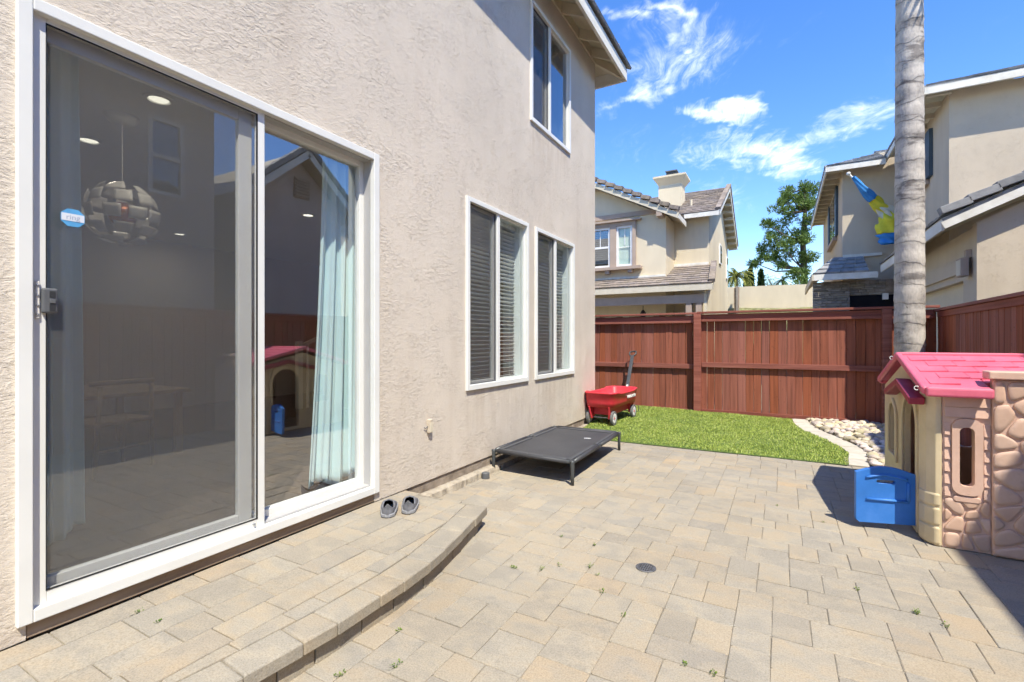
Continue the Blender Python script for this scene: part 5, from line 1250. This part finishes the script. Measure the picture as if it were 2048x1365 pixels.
slab([(-10, 16.08, 5.40), (-10, 18.6, 5.40), (-6.5, 18.6, 7.145), (-6.5, 16.08, 7.145)], .04, M['cream'], 'wing_roof_back', hb_)
tile_field((-2.9, 16.2, 5.37), (-2.9, 17.6, 5.37), (-6.5, 19, 7.155), (-6.5, 16.2, 7.155), .28, .3, M['tile'], wr_, seed=3)
MB().bar((-2.90, 16.07, 5.27), (-6.5, 16.07, 7.07), .04, .16).build('rake_board', M['cream'], wr_)
MB().bar((-2.91, 16.07, 5.28), (-2.91, 17.5, 5.28), .04, .17).build('eave_fascia', M['white2'], wr_)
for i in range(12):
    p = Vector((-2.88, 16.10, 5.45)).lerp(Vector((-6.5, 16.10, 7.26)), i / 12); q = Vector((-2.88, 16.10, 5.45)).lerp(Vector((-6.5, 16.10, 7.26)), (i + .95) / 12)
    MB().bar(p + Vector((0, 0, .05)), q + Vector((0, 0, -.01)), .22, .12).build('rake_tile', M['tile'], wr_)
MB().bar((-4.25, 16.43, 5.44), (-6.4, 16.43, 5.92), .04, .16).build('gable_band', M['trim'], hb_) if False else MB().bar((-3.37, 16.43, 5.60), (-6.6, 16.43, 5.57), .05, .16).build('gable_band', M['trim'], hb_)
for (x, z) in ((-3.50, 5.44), (-5.95, 6.66)): MB().box(x - .09, x + .09, 16.06, 16.45, z - .10, z + .09).build('rafter_corbel', M['trim'], wr_)
# chimney
chm = MB().box(-4.12, -3.27, 18.8, 19.5, 5.8, 7.15).build('chimney', M['stucco_cream'], hb_)
cp = MB()
for (a, z) in ((0, 7.151), (.16, 7.40)): cp.v += [(-4.12 - a, 18.8 - a, z), (-3.27 + a, 18.8 - a, z), (-3.27 + a, 19.5 + a, z), (-4.12 - a, 19.5 + a, z)]
cp.f += [(3, 2, 1, 0), (4, 5, 6, 7), (0, 1, 5, 4), (1, 2, 6, 5), (2, 3, 7, 6), (3, 0, 4, 7)]
cp.box(-4.29, -3.10, 18.63, 19.67, 7.4005, 7.47); cp.build('chimney_cap', M['stucco_cream'], hb_)
MB().box(-3.87, -3.50, 19.0, 19.3, 7.471, 7.70).build('flue', M['blackp'], hb_); MB().box(-3.90, -3.47, 18.97, 19.33, 7.701, 7.74).build('flue_cap', M['greyp'], hb_)
MB().tube([(-2.9, 18.6, 6.1), (-2.9, 18.6, 6.42)], .04, 10).build('vent_pipe', M['stucco_cream'], hb_)
# windows
for (xa, xb, dark) in ((-6.0, -5.24, True), (-5.02, -4.46, False)):
    wfm = MB(); wfm.box(xa, xa + .07, 16.40, 16.52, 3.83, 5.22); wfm.box(xb - .07, xb, 16.40, 16.52, 3.83, 5.22); wfm.box(xa + .07, xb - .07, 16.40, 16.52, 3.83, 3.90); wfm.box(xa + .07, xb - .07, 16.40, 16.52, 5.15, 5.22)
    wfm = wfm.build('window', M['winwhite'], hb_)
    MB().box(xa + .071, xb - .071, 16.47, 16.475, 3.901, 5.149).build('pane', M['wdark'] if dark else M['wglass'], wfm)
    MB().box(xa + .071, xb - .071, *((16.49, 16.50) if not dark else (16.6, 16.62)), 3.901, 5.149).build('shade_or_dark_room', flat('pale_green_shade', (.62, .70, .60), .8, .2) if not dark else M['blackp'], wfm)  # pale green blind; behind the dark window a black panel paints the unlit room
    if dark:
        MB().box(xa + .071, xb - .071, 16.42, 16.50, 4.50, 4.57).build('sash_rail', M['winwhite'], wfm)
        for k in range(17): MB().box(xa + .075, xb - .075, 16.53, 16.58, 3.93 + k * .072, 3.955 + k * .072).build('slat', M['winwhite'], wfm)
    MB().box((xa + xb) / 2 - .012, (xa + xb) / 2 + .012, 16.455, 16.468, 4.575, 5.149).build('muntin', M['winwhite'], wfm); MB().box(xa + .071, xb - .071, 16.455, 16.468, 4.50 - .012, 4.50 + .012).build('muntin', M['winwhite'], wfm) if not dark else None
tr = MB(); tr.box(-6.3, -6.001, 16.36, 16.449, 3.80, 5.36); tr.box(-5.239, -5.021, 16.36, 16.449, 3.80, 5.36); tr.box(-4.459, -4.34, 16.36, 16.449, 3.80, 5.36); tr.box(-6.0, -5.24, 16.36, 16.449, 5.2205, 5.36); tr.box(-5.02, -4.46, 16.36, 16.449, 5.2205, 5.36); tr.build('window_trim', M['trim'], hb_)
MB().box(-6.4, -4.16, 16.26, 16.449, 5.361, 5.42).build('window_head', M['trim'], hb_); MB().box(-6.4, -4.14, 16.16, 16.449, 3.70, 3.799).build('window_ledge', M['trim'], hb_)
for x in (-4.5, -5.3, -6.1): MB().box(x - .07, x + .07, 16.22, 16.449, 3.58, 3.699).build('ledge_corbel', M['trim'], hb_)
for (ya, yb, za, zb) in ((20.9, 21.5, 4.35, 5.15), (23.6, 24.2, 4.05, 5.05)):
    f = MB().box(-2.209, -2.16, ya, yb, za, zb).build('window', M['winwhite'], hb_); MB().box(-2.159, -2.155, ya + .06, yb - .06, za + .06, zb - .06).build('pane', M['wdark'], f)
# porch
pr = slab([(-9.5, 15.35, 2.98), (-1.80, 15.35, 2.98), (-2.0, 17.9, 3.88), (-9.5, 17.9, 3.88)], .05, M['cream'], 'porch_roof', hb_)
tile_field((-9.5, 15.33, 2.99), (-3.34, 15.33, 2.99), (-3.34, 16.44, 3.385), (-9.5, 16.44, 3.385), .30, .33, M['tile'], pr, seed=5)
tile_field((-3.34, 15.33, 2.99), (-1.80, 15.33, 2.99), (-2.1, 17.88, 3.89), (-3.34, 17.88, 3.89), .30, .33, M['tile'], pr, seed=6)
MB().bar((-9.5, 15.35, 2.87), (-1.80, 15.35, 2.87), .04, .17).build('eave_fascia', M['cream'], pr)
MB().bar((-1.80, 15.37, 2.88), (-2.02, 17.9, 3.80), .04, .16).build('rake_board', M['cream'], pr)
for i in range(8):
    p = Vector((-1.82, 15.36, 3.06)).lerp(Vector((-2.05, 17.9, 3.96)), i / 8); q = Vector((-1.82, 15.36, 3.06)).lerp(Vector((-2.05, 17.9, 3.96)), (i + .95) / 8)
    MB().bar(p, q + Vector((0, 0, .02)), .18, .10).build('rake_tile', M['tile'], pr)
MB().box(-3.36, -2.22, 17.86, 17.904, 3.90, 3.99).build('flashing', M['white2'], pr); MB().box(-9.4, -3.37, 16.40, 16.449, 3.40, 3.47).build('flashing', M['white2'], pr)
MB().box(-9.5, -2.05, 15.5, 15.75, 2.42, 2.68).build('porch_beam', M['trim'], hb_)
for x in (-2.58, -2.29): MB().box(x, x + .17, 15.52, 15.70, -.1, 2.419).build('porch_post', M['trim'], hb_)
MB().box(-2.05, -1.98, 15.5, 18.0, -.1, 2.9).build('porch_side_wall', M['stucco_cream'], hb_)
ln = thing('porch_lantern', 'small black lantern hanging in the cream house porch', 'lantern', (-5.2, 16.2, 2.0))
MB().tube([(-4.0, 16.0, 2.42), (-4.0, 16.0, 2.28)], .012, 6).build('chain', M['blackp'], ln); MB().lathe([(0.0, 2.30), (.03, 2.28), (.10, 2.18), (.09, 2.15), (.07, 1.95), (0, 1.93)], 8, (-4.0, 16.0, 0)).build('lantern_body', M['blackp'], ln)

# ================================================================== BOUNDARY WALL ON THE HILL
bw = thing('boundary_wall', 'long cream stucco garden wall on the hillside between the houses', 'wall', (0, 28, 2.7))
MB().prism([(-6, 28, 2.4), (6, 28, 2.4), (6, 28, 3.92), (1.6, 28, 3.92), (1.0, 28, 4.05), (-.2, 28, 4.07), (-6, 28, 4.11)], (0, .25, 0)).build('wall_panel', M['stucco_cream'], bw)
sg = thing('side_gate_fence', 'weathered grey wooden fence end in front of the cream garden wall', 'fence', (-1.9, 25.5, 2))
for k in range(5): MB().box(-2.02 + .0, -1.94, 25.4 + k * .45, 25.83 + k * .45, 1.6, 3.78 + .06 * k).build('board', M['gap_wood'], sg)
MB().box(-1.93, -1.84, 25.34, 25.45, 1.6, 3.86).build('post', flat('grey_wood', (.30, .27, .24), .9, .1, .2), sg)

# ================================================================== HOUSE ON THE RIGHT
hc = thing('grey_roof_house', 'tan stucco house with grey tile roofs and white fascias behind the palm', 'house', (3.5, 14, 0))
M['shut'] = flat('blue_grey_shutter', (.06, .09, .12), .5, .3, .1)
c1 = MB(); c1.box(1.5, 6.0, 16.65, 16.85, -.1, 6.3); c1.prism([(1.5, 16.8505, -.1), (1.5, 24, -.1), (1.5, 24, 6.3), (1.5, 16.8505, 6.3)], (.2, 0, 0)); c1.build('far_wall', M['stucco_tan'], hc)
c2 = MB(); c2.box(2.9, 9, 12.65, 12.85, -.1, 6.25); c2.box(2.9, 3.1, 12.8505, 16.6, -.1, 6.25); c2.build('upper_wall', M['stucco_tan'], hc)
c3 = MB(); c3.prism([(2.67, 10.2, -.1), (9, 10.2, -.1), (9, 10.2, 5.2), (7.1, 10.2, 5.2), (2.67, 10.2, 3.15)], (0, .2, 0)); 
c3.build('garage_end_wall', M['stucco_tan'], hc)
gs = MB(); wall_panel(gs, (2.67, 0, 0), (0, 1, 0), (-1, 0, 0), (10.4005, 15.9), (-.1, 3.1), [(10.85, 15.2, -.09, 2.30)], .2); gs.build('garage_side_wall', M['stucco_tan'], hc)
MB().box(2.79, 2.83, 10.851, 15.199, -.05, 2.30).build('garage_door', M['stucco_cream'], hc)
MB().box(2.62, 2.669, 10.6, 15.3, 2.42, 2.68).build('door_head_band', M['stucco_tan'], hc, bevel=.01)
# upper roof over the near block (C2)
def eave_roof(xe, ye, xw, yw, zf, far, right, name, rise=.42, seed=1, tilew=.3):
    """hipped corner: eave along y (facing -x) and along x (facing -y), corner at (xe, ye)"""
    rn = 2.0
    o = slab([(xe, far, zf + .15), (xe, ye, zf + .15), (xe + rn, ye + rn, zf + .15 + rn * rise), (xe + rn, far, zf + .15 + rn * rise)], .04, M['cream'], name, hc)
    slab([(xe, ye, zf + .15), (right, ye, zf + .15), (right, ye + rn, zf + .15 + rn * rise), (xe + rn, ye + rn, zf + .15 + rn * rise)], .04, M['cream'], name + '_front', hc)
    tile_field((xe - .03, far, zf + .155), (xe - .03, ye, zf + .155), (xe + rn, ye + rn, zf + .155 + rn * rise), (xe + rn, far, zf + .155 + rn * rise), .33, tilew, M['tile_grey'], o, seed=seed)
    tile_field((xe - .0, ye - .03, zf + .155), (right, ye - .03, zf + .155), (right, ye + rn, zf + .155 + rn * rise), (xe + rn, ye + rn, zf + .155 + rn * rise), .33, tilew, M['tile_grey'], o, seed=seed + 1)
    MB().box(xe - .02, xe + .02, ye - .02, far, zf, zf + .15).build('fascia', M['white2'], o, bevel=.004); MB().box(xe + .0205, right, ye - .02, ye + .02, zf, zf + .15).build('fascia', M['white2'], o, bevel=.004)
    y = ye + .25
    while y < far - .1:
        MB().box(xe + .021, xw + .02, y - .035, y + .035, zf + .03, zf + .13).build('rafter_tail', M['cream'], o); y += .6
    return o
eave_roof(2.46, 12.3, 2.9, 12.65, 6.13, 16.5, 9.0, 'upper_roof', seed=11)
eave_roof(1.08, 16.15, 1.5, 16.65, 6.0, 24.3, 2.42, 'far_roof', seed=21)
# low porch roof in front of the far wall, and the garage gable roof
lo = slab([(.74, 15.45, 3.05), (1.95, 15.45, 3.05), (1.95, 16.65, 3.62), (1.3, 16.65, 3.62)], .05, M['cream'], 'porch_roof', hc)
for row in range(4):
    f0, f1 = row / 4, (row + 1.1) / 4
    a, b, c, d = [Vector(p) for p in ((.72, 15.42, 3.06), (1.97, 15.42, 3.06), (1.97, 16.65, 3.64), (1.28, 16.65, 3.64))]
    pa, pb, pc_, pd = a.lerp(d, f0), b.lerp(c, f0), b.lerp(c, f1), a.lerp(d, f1)
    for k in range(4):
        g = .006; q = [pa.lerp(pb, k / 4 + g), pa.lerp(pb, (k + 1) / 4 - g), pd.lerp(pc_, (k + 1) / 4 - g), pd.lerp(pc_, k / 4 + g)]; up = Vector((0, -.02, .045))
        MB().add(q + [q[0] + up, q[1] + up, q[2] + Vector((0, 0, .015)), q[3] + Vector((0, 0, .015))], [(4, 5, 6, 7), (0, 1, 5, 4), (1, 2, 6, 5), (2, 3, 7, 6), (3, 0, 4, 7)]).build('roof_tile', M['tile_grey'], lo)
slab([(.74, 15.45, 3.05), (1.3, 16.65, 3.62), (1.3, 20, 3.62), (.74, 20, 3.05)], .05, M['cream'], 'porch_roof_side', hc)
tile_field((.72, 19.9, 3.06), (.72, 15.45, 3.06), (1.28, 16.65, 3.64), (1.28, 19.9, 3.64), .33, .3, M['tile_grey'], lo, seed=31)
MB().box(.745, 2.15, 15.42, 15.46, 2.90, 3.06).build('fascia', M['white2'], lo); MB().box(.70, .744, 15.42, 20, 2.90, 3.06).build('fascia', M['cream'], lo)
MB().box(1.51, 2.4, 16.58, 16.649, 3.63, 3.71).build('flashing', M['white2'], lo)
gr_ = slab([(2.20, 9.99, 3.22), (2.20, 15.45, 3.22), (7.1, 15.45, 5.45), (7.1, 9.99, 5.45)], .05, M['cream'], 'garage_roof', hc)
tile_field((2.18, 15.4, 3.23), (2.18, 10.08, 3.23), (7.1, 10.08, 5.46), (7.1, 15.4, 5.46), .33, .3, M['tile_grey'], gr_, seed=41)
MB().bar((2.215, 9.99, 3.11), (2.215, 15.42, 3.11), .035, .17).build('fascia', M['white2'], gr_)
MB().bar((2.21, 9.975, 3.10), (7.1, 9.975, 5.32), .035, .115).build('rake_board', M['white2'], gr_)
MB().bar((2.21, 9.992, 3.185), (7.1, 9.992, 5.41), .035, .05).build('rake_strip', M['tile_grey'], gr_)
for i in range(16):
    d = Vector((4.9, 0, 2.23)).normalized(); p = Vector((2.18, 10.01, 3.31)) + d * i * .36; q = p + d * .40
    MB().bar(p + Vector((0, 0, .02)), q + Vector((0, 0, -.02)), .20, .115, (0, 0, 1)).build('rake_tile', M['tile_grey'], gr_, bevel=.008)
# stone veneer on the porch front; a black panel paints the shaded opening
MB().box(1.601, 2.66, 15.92, 15.95, -.1, 2.49).build('opening_shade_panel', M['dark'], hc)
vn = MB().box(.95, 1.60, 15.905, 16.2, -.1, 2.90).box(1.601, 2.66, 15.955, 16.2, 2.4905, 2.90).build('veneer_backing', M['mortar'], hc)
M['ledge'] = pmat('ledgestone', [(.3, (.16, .14, .125)), (.6, (.29, .26, .225)), (.8, (.40, .35, .29))], scale=6, rough=.9, bump=(30, .008), ovar=.45, hvar=.03)
rs = random.Random(17)
for (xa, xb, za, zb, yf) in ((.74, 1.60, 1.95, 2.89, 15.90), (1.60, 2.38, 2.50, 2.89, 15.95)):
    z = za
    while z < zb - .02:
        h = min(rs.choice([.045, .06, .075]), zb - z); x = xa
        while x < xb - .02:
            L = min(rs.uniform(.14, .36), xb - x); dd = rs.uniform(.01, .05); MB().box(x + .004, x + L - .004, yf - dd, yf + .03, z + .003, z + h - .003).build('ledgestone', M['ledge'], vn, bevel=.006, seg=1); x += L
        z += h
MB().box(.74, .96, 15.93, 16.2, -.1, 2.0).build('stone_pier', M['ledge'], hc)
# windows with shutters
def swin(x, ya, yb, za, zb):
    w = MB().box(x - .04, x + .02, ya, yb, za, zb).build('window', M['winwhite'], hc); MB().box(x - .045, x - .041, ya + .06, yb - .06, za + .06, zb - .06).build('pane', M['wdark'], w)
    MB().box(x - .048, x - .0405, (ya + yb) / 2 - .02, (ya + yb) / 2 + .02, za + .06, zb - .06).build('mullion', M['winwhite'], w)
    for s0, s1 in ((ya - .38, ya - .02), (yb + .02, yb + .38)): MB().box(x - .07, x - .002, s0, s1, za - .02, zb + .02).build('shutter', M['shut'], w)
    MB().box(x - .12, x - .002, ya - .1, yb + .1, za - .14, za - .03).build('sill', M['trim'], w)
swin(1.499, 18.2, 20.4, 4.55, 6.0); swin(2.899, 14.2, 15.2, 4.95, 5.95)
wlmp = MB().box(2.52, 2.62, 10.36, 10.62, 2.33, 2.63).build('wall_lamp', M['trim'], hc, bevel=.01); MB().box(2.515, 2.5195, 10.38, 10.60, 2.35, 2.60).build('lamp_face', M['cream'], wlmp); MB().box(2.60, 2.669, 10.42, 10.54, 2.631, 2.76).build('lamp_bracket', M['trim'], wlmp)
ms = MB().box(2.30, 2.42, 15.80, 15.9, 2.36, 2.52).build('doorbell_box', M['winwhite'], hc)
# flag on a slanted pole
fl = thing('flag', 'blue and yellow flag wrapped round a slanted white pole', 'flag', (2.4, 16.0, 4.3))
tip = Vector((1.50, 15.2, 5.606)); tail = Vector((2.66, 16.4, 4.55)); MB().tube([tip, tail], .022, 10).build('pole', M['white'], fl, smooth=True)
MB().lathe([(0, -.05), (.04, -.03), (.05, 0), (.04, .03), (0, .05)], 14, tip).build('finial', M['white'], fl, smooth=True)
M['f_blue'] = flat('flag_blue', (.06, .27, .66), .7, .2, .1, scale=5); M['f_yel'] = flat('flag_yellow', (.74, .66, .06), .7, .2, .1, scale=5)
def cloth(path, rad, mat, name, seed, fold=5):
    P = [Vector(p) for p in path]; mb = MB(); n = 30; m = 26; rs = random.Random(seed); ph_ = rs.uniform(0, 6)
    def at(t):
        s_ = t * (len(P) - 1); i = min(int(s_), len(P) - 2); f = s_ - i; return P[i].lerp(P[i + 1], f), rad[i] * (1 - f) + rad[i + 1] * f
    for j in range(m + 1):
        t = j / m; c, rr_ = at(t); tn = (at(min(1, t + .03))[0] - at(max(0, t - .03))[0]).normalized(); a_ = tn.cross(Vector((0, 1, 0))).normalized(); b_ = tn.cross(a_)
        for k in range(n):
            an = 2 * math.pi * k / n + t * 2.2; q = rr_ * (1 + .22 * math.sin(fold * an + ph_ + t * 6) + .12 * math.sin(2 * an + t * 9 + ph_))
            mb.v.append(tuple(c + a_ * math.cos(an) * q + b_ * math.sin(an) * q * .8))
    for j in range(m):
        for k in range(n): k2 = (k + 1) % n; mb.f.append((j*n+k, j*n+k2, (j+1)*n+k2, (j+1)*n+k))
    mb.f += [tuple(range(n)), tuple(m * n + k for k in range(n))]
    mb.build(name, mat, fl, smooth=True)
G = [(1.601, 15.25, 5.524), (1.857, 15.45, 5.203), (2.056, 15.6, 4.979), (2.196, 15.7, 4.801), (2.36, 15.75, 4.622), (2.433, 15.75, 4.353), (2.412, 15.75, 4.056), (2.423, 15.75, 3.795)]
cloth([G[0], G[1], G[2]], [.035, .09, .11], M['f_blue'], 'blue_field', 1)
cloth([G[2], G[3], G[4]], [.11, .14, .11], M['f_yel'], 'yellow_field', 2)
cloth([G[4], G[5], G[6]], [.11, .25, .22], M['f_yel'], 'yellow_field', 3, 6)
cloth([G[3], G[4], G[5]], [.10, .16, .12], flat('flag_white', (.66, .64, .55), .7, .2), 'pale_fold', 5, 5)
cloth([G[6], G[7]], [.22, .16], M['f_blue'], 'blue_field', 4, 6)

# ================================================================== NEIGHBOURS TO THE RIGHT OF THE YARD (seen in the door glass)
hd_ = thing('side_neighbour_house', 'tall mauve stucco house beyond the side fence, mirrored in the door', 'house', (6, -1, 0))
ww = MB(); wall_panel(ww, (3.95, 0, 0), (0, 1, 0), (-1, 0, 0), (-7, 5.12), (-.1, 5.65), [(4.05, 4.60, 3.75, 5.05)], .2); ww.build('wall', M['stucco_brown'], hd_)
MB().box(4.1505, 12, 4.92, 5.12, -.1, 5.65).build('wall', M['stucco_brown'], hd_); MB().box(4.1505, 12, -7, -6.8, -.1, 5.65).build('wall', M['stucco_brown'], hd_)
wn = MB().box(3.92, 4.0, 4.05, 4.11, 3.75, 5.05).box(3.92, 4.0, 4.54, 4.60, 3.75, 5.05).box(3.92, 4.0, 4.111, 4.539, 3.75, 3.81).box(3.92, 4.0, 4.111, 4.539, 4.99, 5.05).box(3.93, 3.99, 4.111, 4.539, 4.37, 4.44).build('window', M['winwhite'], hd_)
MB().box(3.97, 3.975, 4.111, 4.539, 3.811, 4.989).build('pane', M['wdark'], wn); MB().box(4.1, 4.11, 4.0, 4.65, 3.7, 5.1).build('shade_or_dark_room', M['blackp'], wn)  # black panel behind the pane paints the unlit room
dr_ = slab([(3.36, -7.4, 5.47), (3.36, 5.5, 5.47), (8, 5.5, 7.6), (8, -7.4, 7.6)], .05, M['cream'], 'roof', hd_)
slab([(12.6, -7.4, 5.47), (12.6, 5.5, 5.47), (8, 5.5, 7.6), (8, -7.4, 7.6)], .05, M['cream'], 'roof_back', hd_)
tile_field((3.34, -7.4, 5.48), (3.34, 5.5, 5.48), (8, 5.5, 7.61), (8, -7.4, 7.61), .33, .33, M['tile_grey'], dr_, seed=51)
MB().box(3.34, 3.38, -7.4, 5.5, 5.33, 5.45).build('fascia', M['white2'], dr_)
he = thing('gable_neighbour_house', 'mauve stucco gable with a louvred vent beyond the side fence', 'house', (6, 7.6, 0))
gw = MB(); gw.prism([(4.35, 6.05, -.1), (4.35, 8.5, -.1), (4.35, 8.5, 4.45), (4.35, 7.25, 5.42), (4.35, 6.05, 4.45)], (.2, 0, 0)); gw.box(4.5505, 11, 6.05, 6.25, -.1, 4.4); gw.box(4.5505, 11, 8.3, 8.5, -.1, 4.4); gw.build('wall', M['stucco_brown'], he)
er = slab([(3.98, 5.75, 4.28), (11, 5.75, 4.28), (11, 7.25, 5.58), (3.98, 7.25, 5.58)], .05, M['cream'], 'roof', he); slab([(3.98, 8.8, 4.28), (11, 8.8, 4.28), (11, 7.25, 5.58), (3.98, 7.25, 5.58)], .05, M['cream'], 'roof_back', he)
for (ya) in (5.75, 8.8):
    MB().bar((3.97, ya, 4.18), (3.97, 7.25, 5.48), .04, .14).build('rake_board', M['white2'], er)
    for i in range(7):
        p = Vector((4.03, ya, 4.36)).lerp(Vector((4.03, 7.25, 5.66)), i / 7); q = Vector((4.03, ya, 4.36)).lerp(Vector((4.03, 7.25, 5.66)), (i + .94) / 7); MB().bar(p, q + Vector((0, 0, .02)), .2, .1).build('rake_tile', M['tile_grey'], er)
vt = MB().box(4.31, 4.349, 7.15, 7.55, 4.55, 5.0).build('louvre_vent', M['trim'], he)
for k in range(6): MB().box(4.28, 4.309, 7.17, 7.53, 4.58 + k * .07, 4.61 + k * .07).build('louvre', M['trim'], vt)

# ================================================================== TREES
def needles(mb, c, r, n, rs, ln=.16, wd=.018, flatk=.75):
    for _ in range(n):
        while True:
            d = Vector((rs.uniform(-1, 1), rs.uniform(-1, 1), rs.uniform(-1, 1)))
            if .1 < d.length < 1: break
        p = Vector(c) + Vector((d.x * r, d.y * r, d.z * r * flatk)); o = (d.normalized() + Vector((rs.uniform(-.6, .6), rs.uniform(-.6, .6), rs.uniform(-.2, .9)))).normalized()
        s_ = o.cross(Vector((rs.uniform(-1, 1), rs.uniform(-1, 1), rs.uniform(-1, 1)))).normalized() * wd * rs.uniform(.7, 1.5); L = ln * rs.uniform(.6, 1.4)
        mb.add([p - s_, p + s_, p + o * L + s_ * .6, p + o * L - s_ * .6], [(0, 1, 2, 3)])
M['bark'] = pmat('bark', [(.3, (.07, .05, .04)), (.7, (.17, .125, .09))], scale=8, stretch=(1, 1, .2), rough=.95, bump=(20, .02))
M['pine'] = leafmat('pine_needles', [(.15, (.05, .085, .02)), (.5, (.12, .19, .045)), (.8, (.22, .30, .08)), (.95, (.32, .36, .13))], .6, .2)
def tree(name, label, cat, base, trunk, clumps, lm, n, ln, wd, seed, rk=1, group=None):
    t = thing(name, label, cat, base, group); rs = random.Random(seed); tk = MB(); tk.tube(trunk[0], trunk[1], 9)
    cr = MB()
    for (c, r) in clumps:
        c = Vector(c); 
        if trunk[1][0] > .05:
            near = min((Vector(p) for p in trunk[0]), key=lambda p: (p - c).length + max(0, p.z - c.z) * 3); mid = near.lerp(c, .55) + Vector((0, 0, -.12 * (c - near).length)); tk.tube([near, mid, c], [.07, .045, .015], 6)
        for k in range(5):
            o = Vector((rs.gauss(0, .5), rs.gauss(0, .5), rs.gauss(0, .35))) * r; needles(cr, c + o, r * rs.uniform(.4, .75), n // 5, rs, ln, wd)
    tk.build('trunk', M['bark'], t, smooth=True); cr.build('crown', lm, t); return t
PC = [((0.277, 38.912, 11.717), 0.42), ((0.088, 38.896, 11.042), 0.5), ((-0.245, 37.113, 10.055), 0.5), ((-0.764, 37.17, 9.165), 0.42), ((0.049, 38.671, 9.514), 0.6), ((0.573, 38.472, 10.096), 0.5), ((-0.026, 38.339, 8.676), 0.6), ((-0.773, 37.616, 8.361), 0.5), ((-0.48, 38.212, 7.835), 0.55), ((-1.327, 38.214, 7.478), 0.5), ((-1.716, 38.162, 6.713), 0.42), ((0.12, 37.317, 7.71), 0.6), ((0.637, 37.861, 7.164), 0.55), ((0.122, 37.787, 6.349), 0.4), ((-0.33, 38.446, 7.079), 0.42), ((1.177, 38.99, 11.171), 0.5), ((1.76, 38.899, 11.576), 0.5), ((1.438, 38.088, 10.315), 0.5), ((1.072, 37.89, 8.64), 0.5), ((1.062, 37.536, 7.824), 0.5), ((0.766, 37.072, 5.793), 0.5), ((1.048, 37.055, 5.28), 0.5), ((1.289, 37.93, 6.699), 0.45), ((-1.077, 37.637, 6.935), 0.35), ((0.416, 37.76, 11.049), 0.35), ((2.043, 38.784, 10.74), 0.5)]
tree('pine_tree', 'tall open pine with dark tufted boughs between the two houses', 'tree', (1.25, 38, 4.5), ([(1.3, 38, 4), (1.28, 38, 6), (1.2, 38, 8), (1.35, 38, 10), (1.3, 38, 11.5)], [.22, .2, .17, .12, .05]), PC + [((1.25, 38, 11.5), .5), ((1.2, 37.6, 10.6), .5), ((1.5, 37.7, 9.4), .5), ((1.1, 37.6, 8.2), .5), ((1.45, 37.6, 6.9), .5), ((1.2, 37.6, 5.8), .5)], M['pine'], 480, .17, .022, 3)
M['cyp'] = leafmat('cypress_leaf', [(.2, (.012, .03, .01)), (.6, (.03, .06, .018)), (.9, (.06, .10, .03))])
def cypress(x, y, z0, z1, w, label, seed):
    t = thing('cypress_tree', label, 'tree', (x, y, z0), 'cypresses beyond the garden wall'); rs = random.Random(seed); cr = MB()
    for k in range(26):
        f = k / 25; r = w * (1 - f) ** .6 * (.75 + .25 * math.sin(f * 3)) + .04; needles(cr, (x + rs.uniform(-.05, .05), y, z0 + (z1 - z0) * f), r, 70, rs, .14, .03, 1.2)
    MB().tube([(x, y, z0 - 1), (x, y, z1 - .3)], [.08, .02], 7).build('trunk', M['bark'], t); cr.build('crown', M['cyp'], t)
cypress(-2.62, 45, 5.3, 6.95, .22, 'short cypress nearest the cream house, left of the tallest cypress', 1)
cypress(-2.35, 46, 5.3, 7.45, .27, 'tallest dark cypress beyond the garden wall', 2)
cypress(-1.55, 45, 5.3, 7.05, .26, 'dark cypress standing apart on the right beyond the garden wall', 3)
M['pale'] = leafmat('pale_leaf', [(.2, (.14, .19, .10)), (.6, (.22, .28, .17)), (.9, (.34, .38, .26))], .7, .3)
rs = random.Random(9)
tree('olive_tree', 'small pale green tree beyond the garden wall', 'tree', (-.6, 55, 5), ([(-.75, 55, 4.5), (-.75, 55, 6.6)], [.07, .05]), [((-.75 + rs.gauss(0, .55), 55 + rs.gauss(0, .4), 6.9 + rs.gauss(0, .5)), .42) for _ in range(13)], M['pale'], 60, .12, .022, 5)
M['ygreen'] = leafmat('yellow_green_frond', [(.2, (.12, .14, .02)), (.6, (.25, .26, .05)), (.9, (.42, .36, .10))])
def fronds(name, label, c, n, L, mat, trunk, seed, up=R(60), w0=.16, group=None):
    t = thing(name, label, 'palm', (c[0], c[1], c[2] - trunk), group); rs = random.Random(seed); mb = MB()
    for k in range(n):
        a = rs.uniform(0, 6.28); el = rs.uniform(-.2, up); prev = Vector(c); dh = Vector((math.cos(a), math.sin(a), 0)); sd = dh.cross(Vector((0, 0, 1)))
        for j in range(9):
            s_ = (j + 1) / 9; e2 = el - s_ * 1.5; p = prev + (dh * math.cos(e2) + Vector((0, 0, math.sin(e2)))) * L / 9; w = w0 * math.sin(math.pi * (.1 + .85 * s_))
            for sgn in (-1, 1): mb.add([prev, p, p + sd * sgn * w - Vector((0, 0, w * .5)) + (p - prev) * .7], [(0, 1, 2)])
            prev = p
    MB().tube([(c[0], c[1], c[2] - trunk), (c[0], c[1], c[2])], [.11, .09], 8).build('trunk', M['bark'], t); mb.build('crown', mat, t)
fronds('feather_palm', 'yellow green feathery palm peeking out right of the cream house', (-2.5, 33, 5.25), 48, 1.5, M['ygreen'], 2.2, 2)
fronds('feather_palm', 'small dark green palm poking above the garden wall', (.05, 43, 5.9), 26, .95, M['frond'], 1.5, 4, R(75), .13)
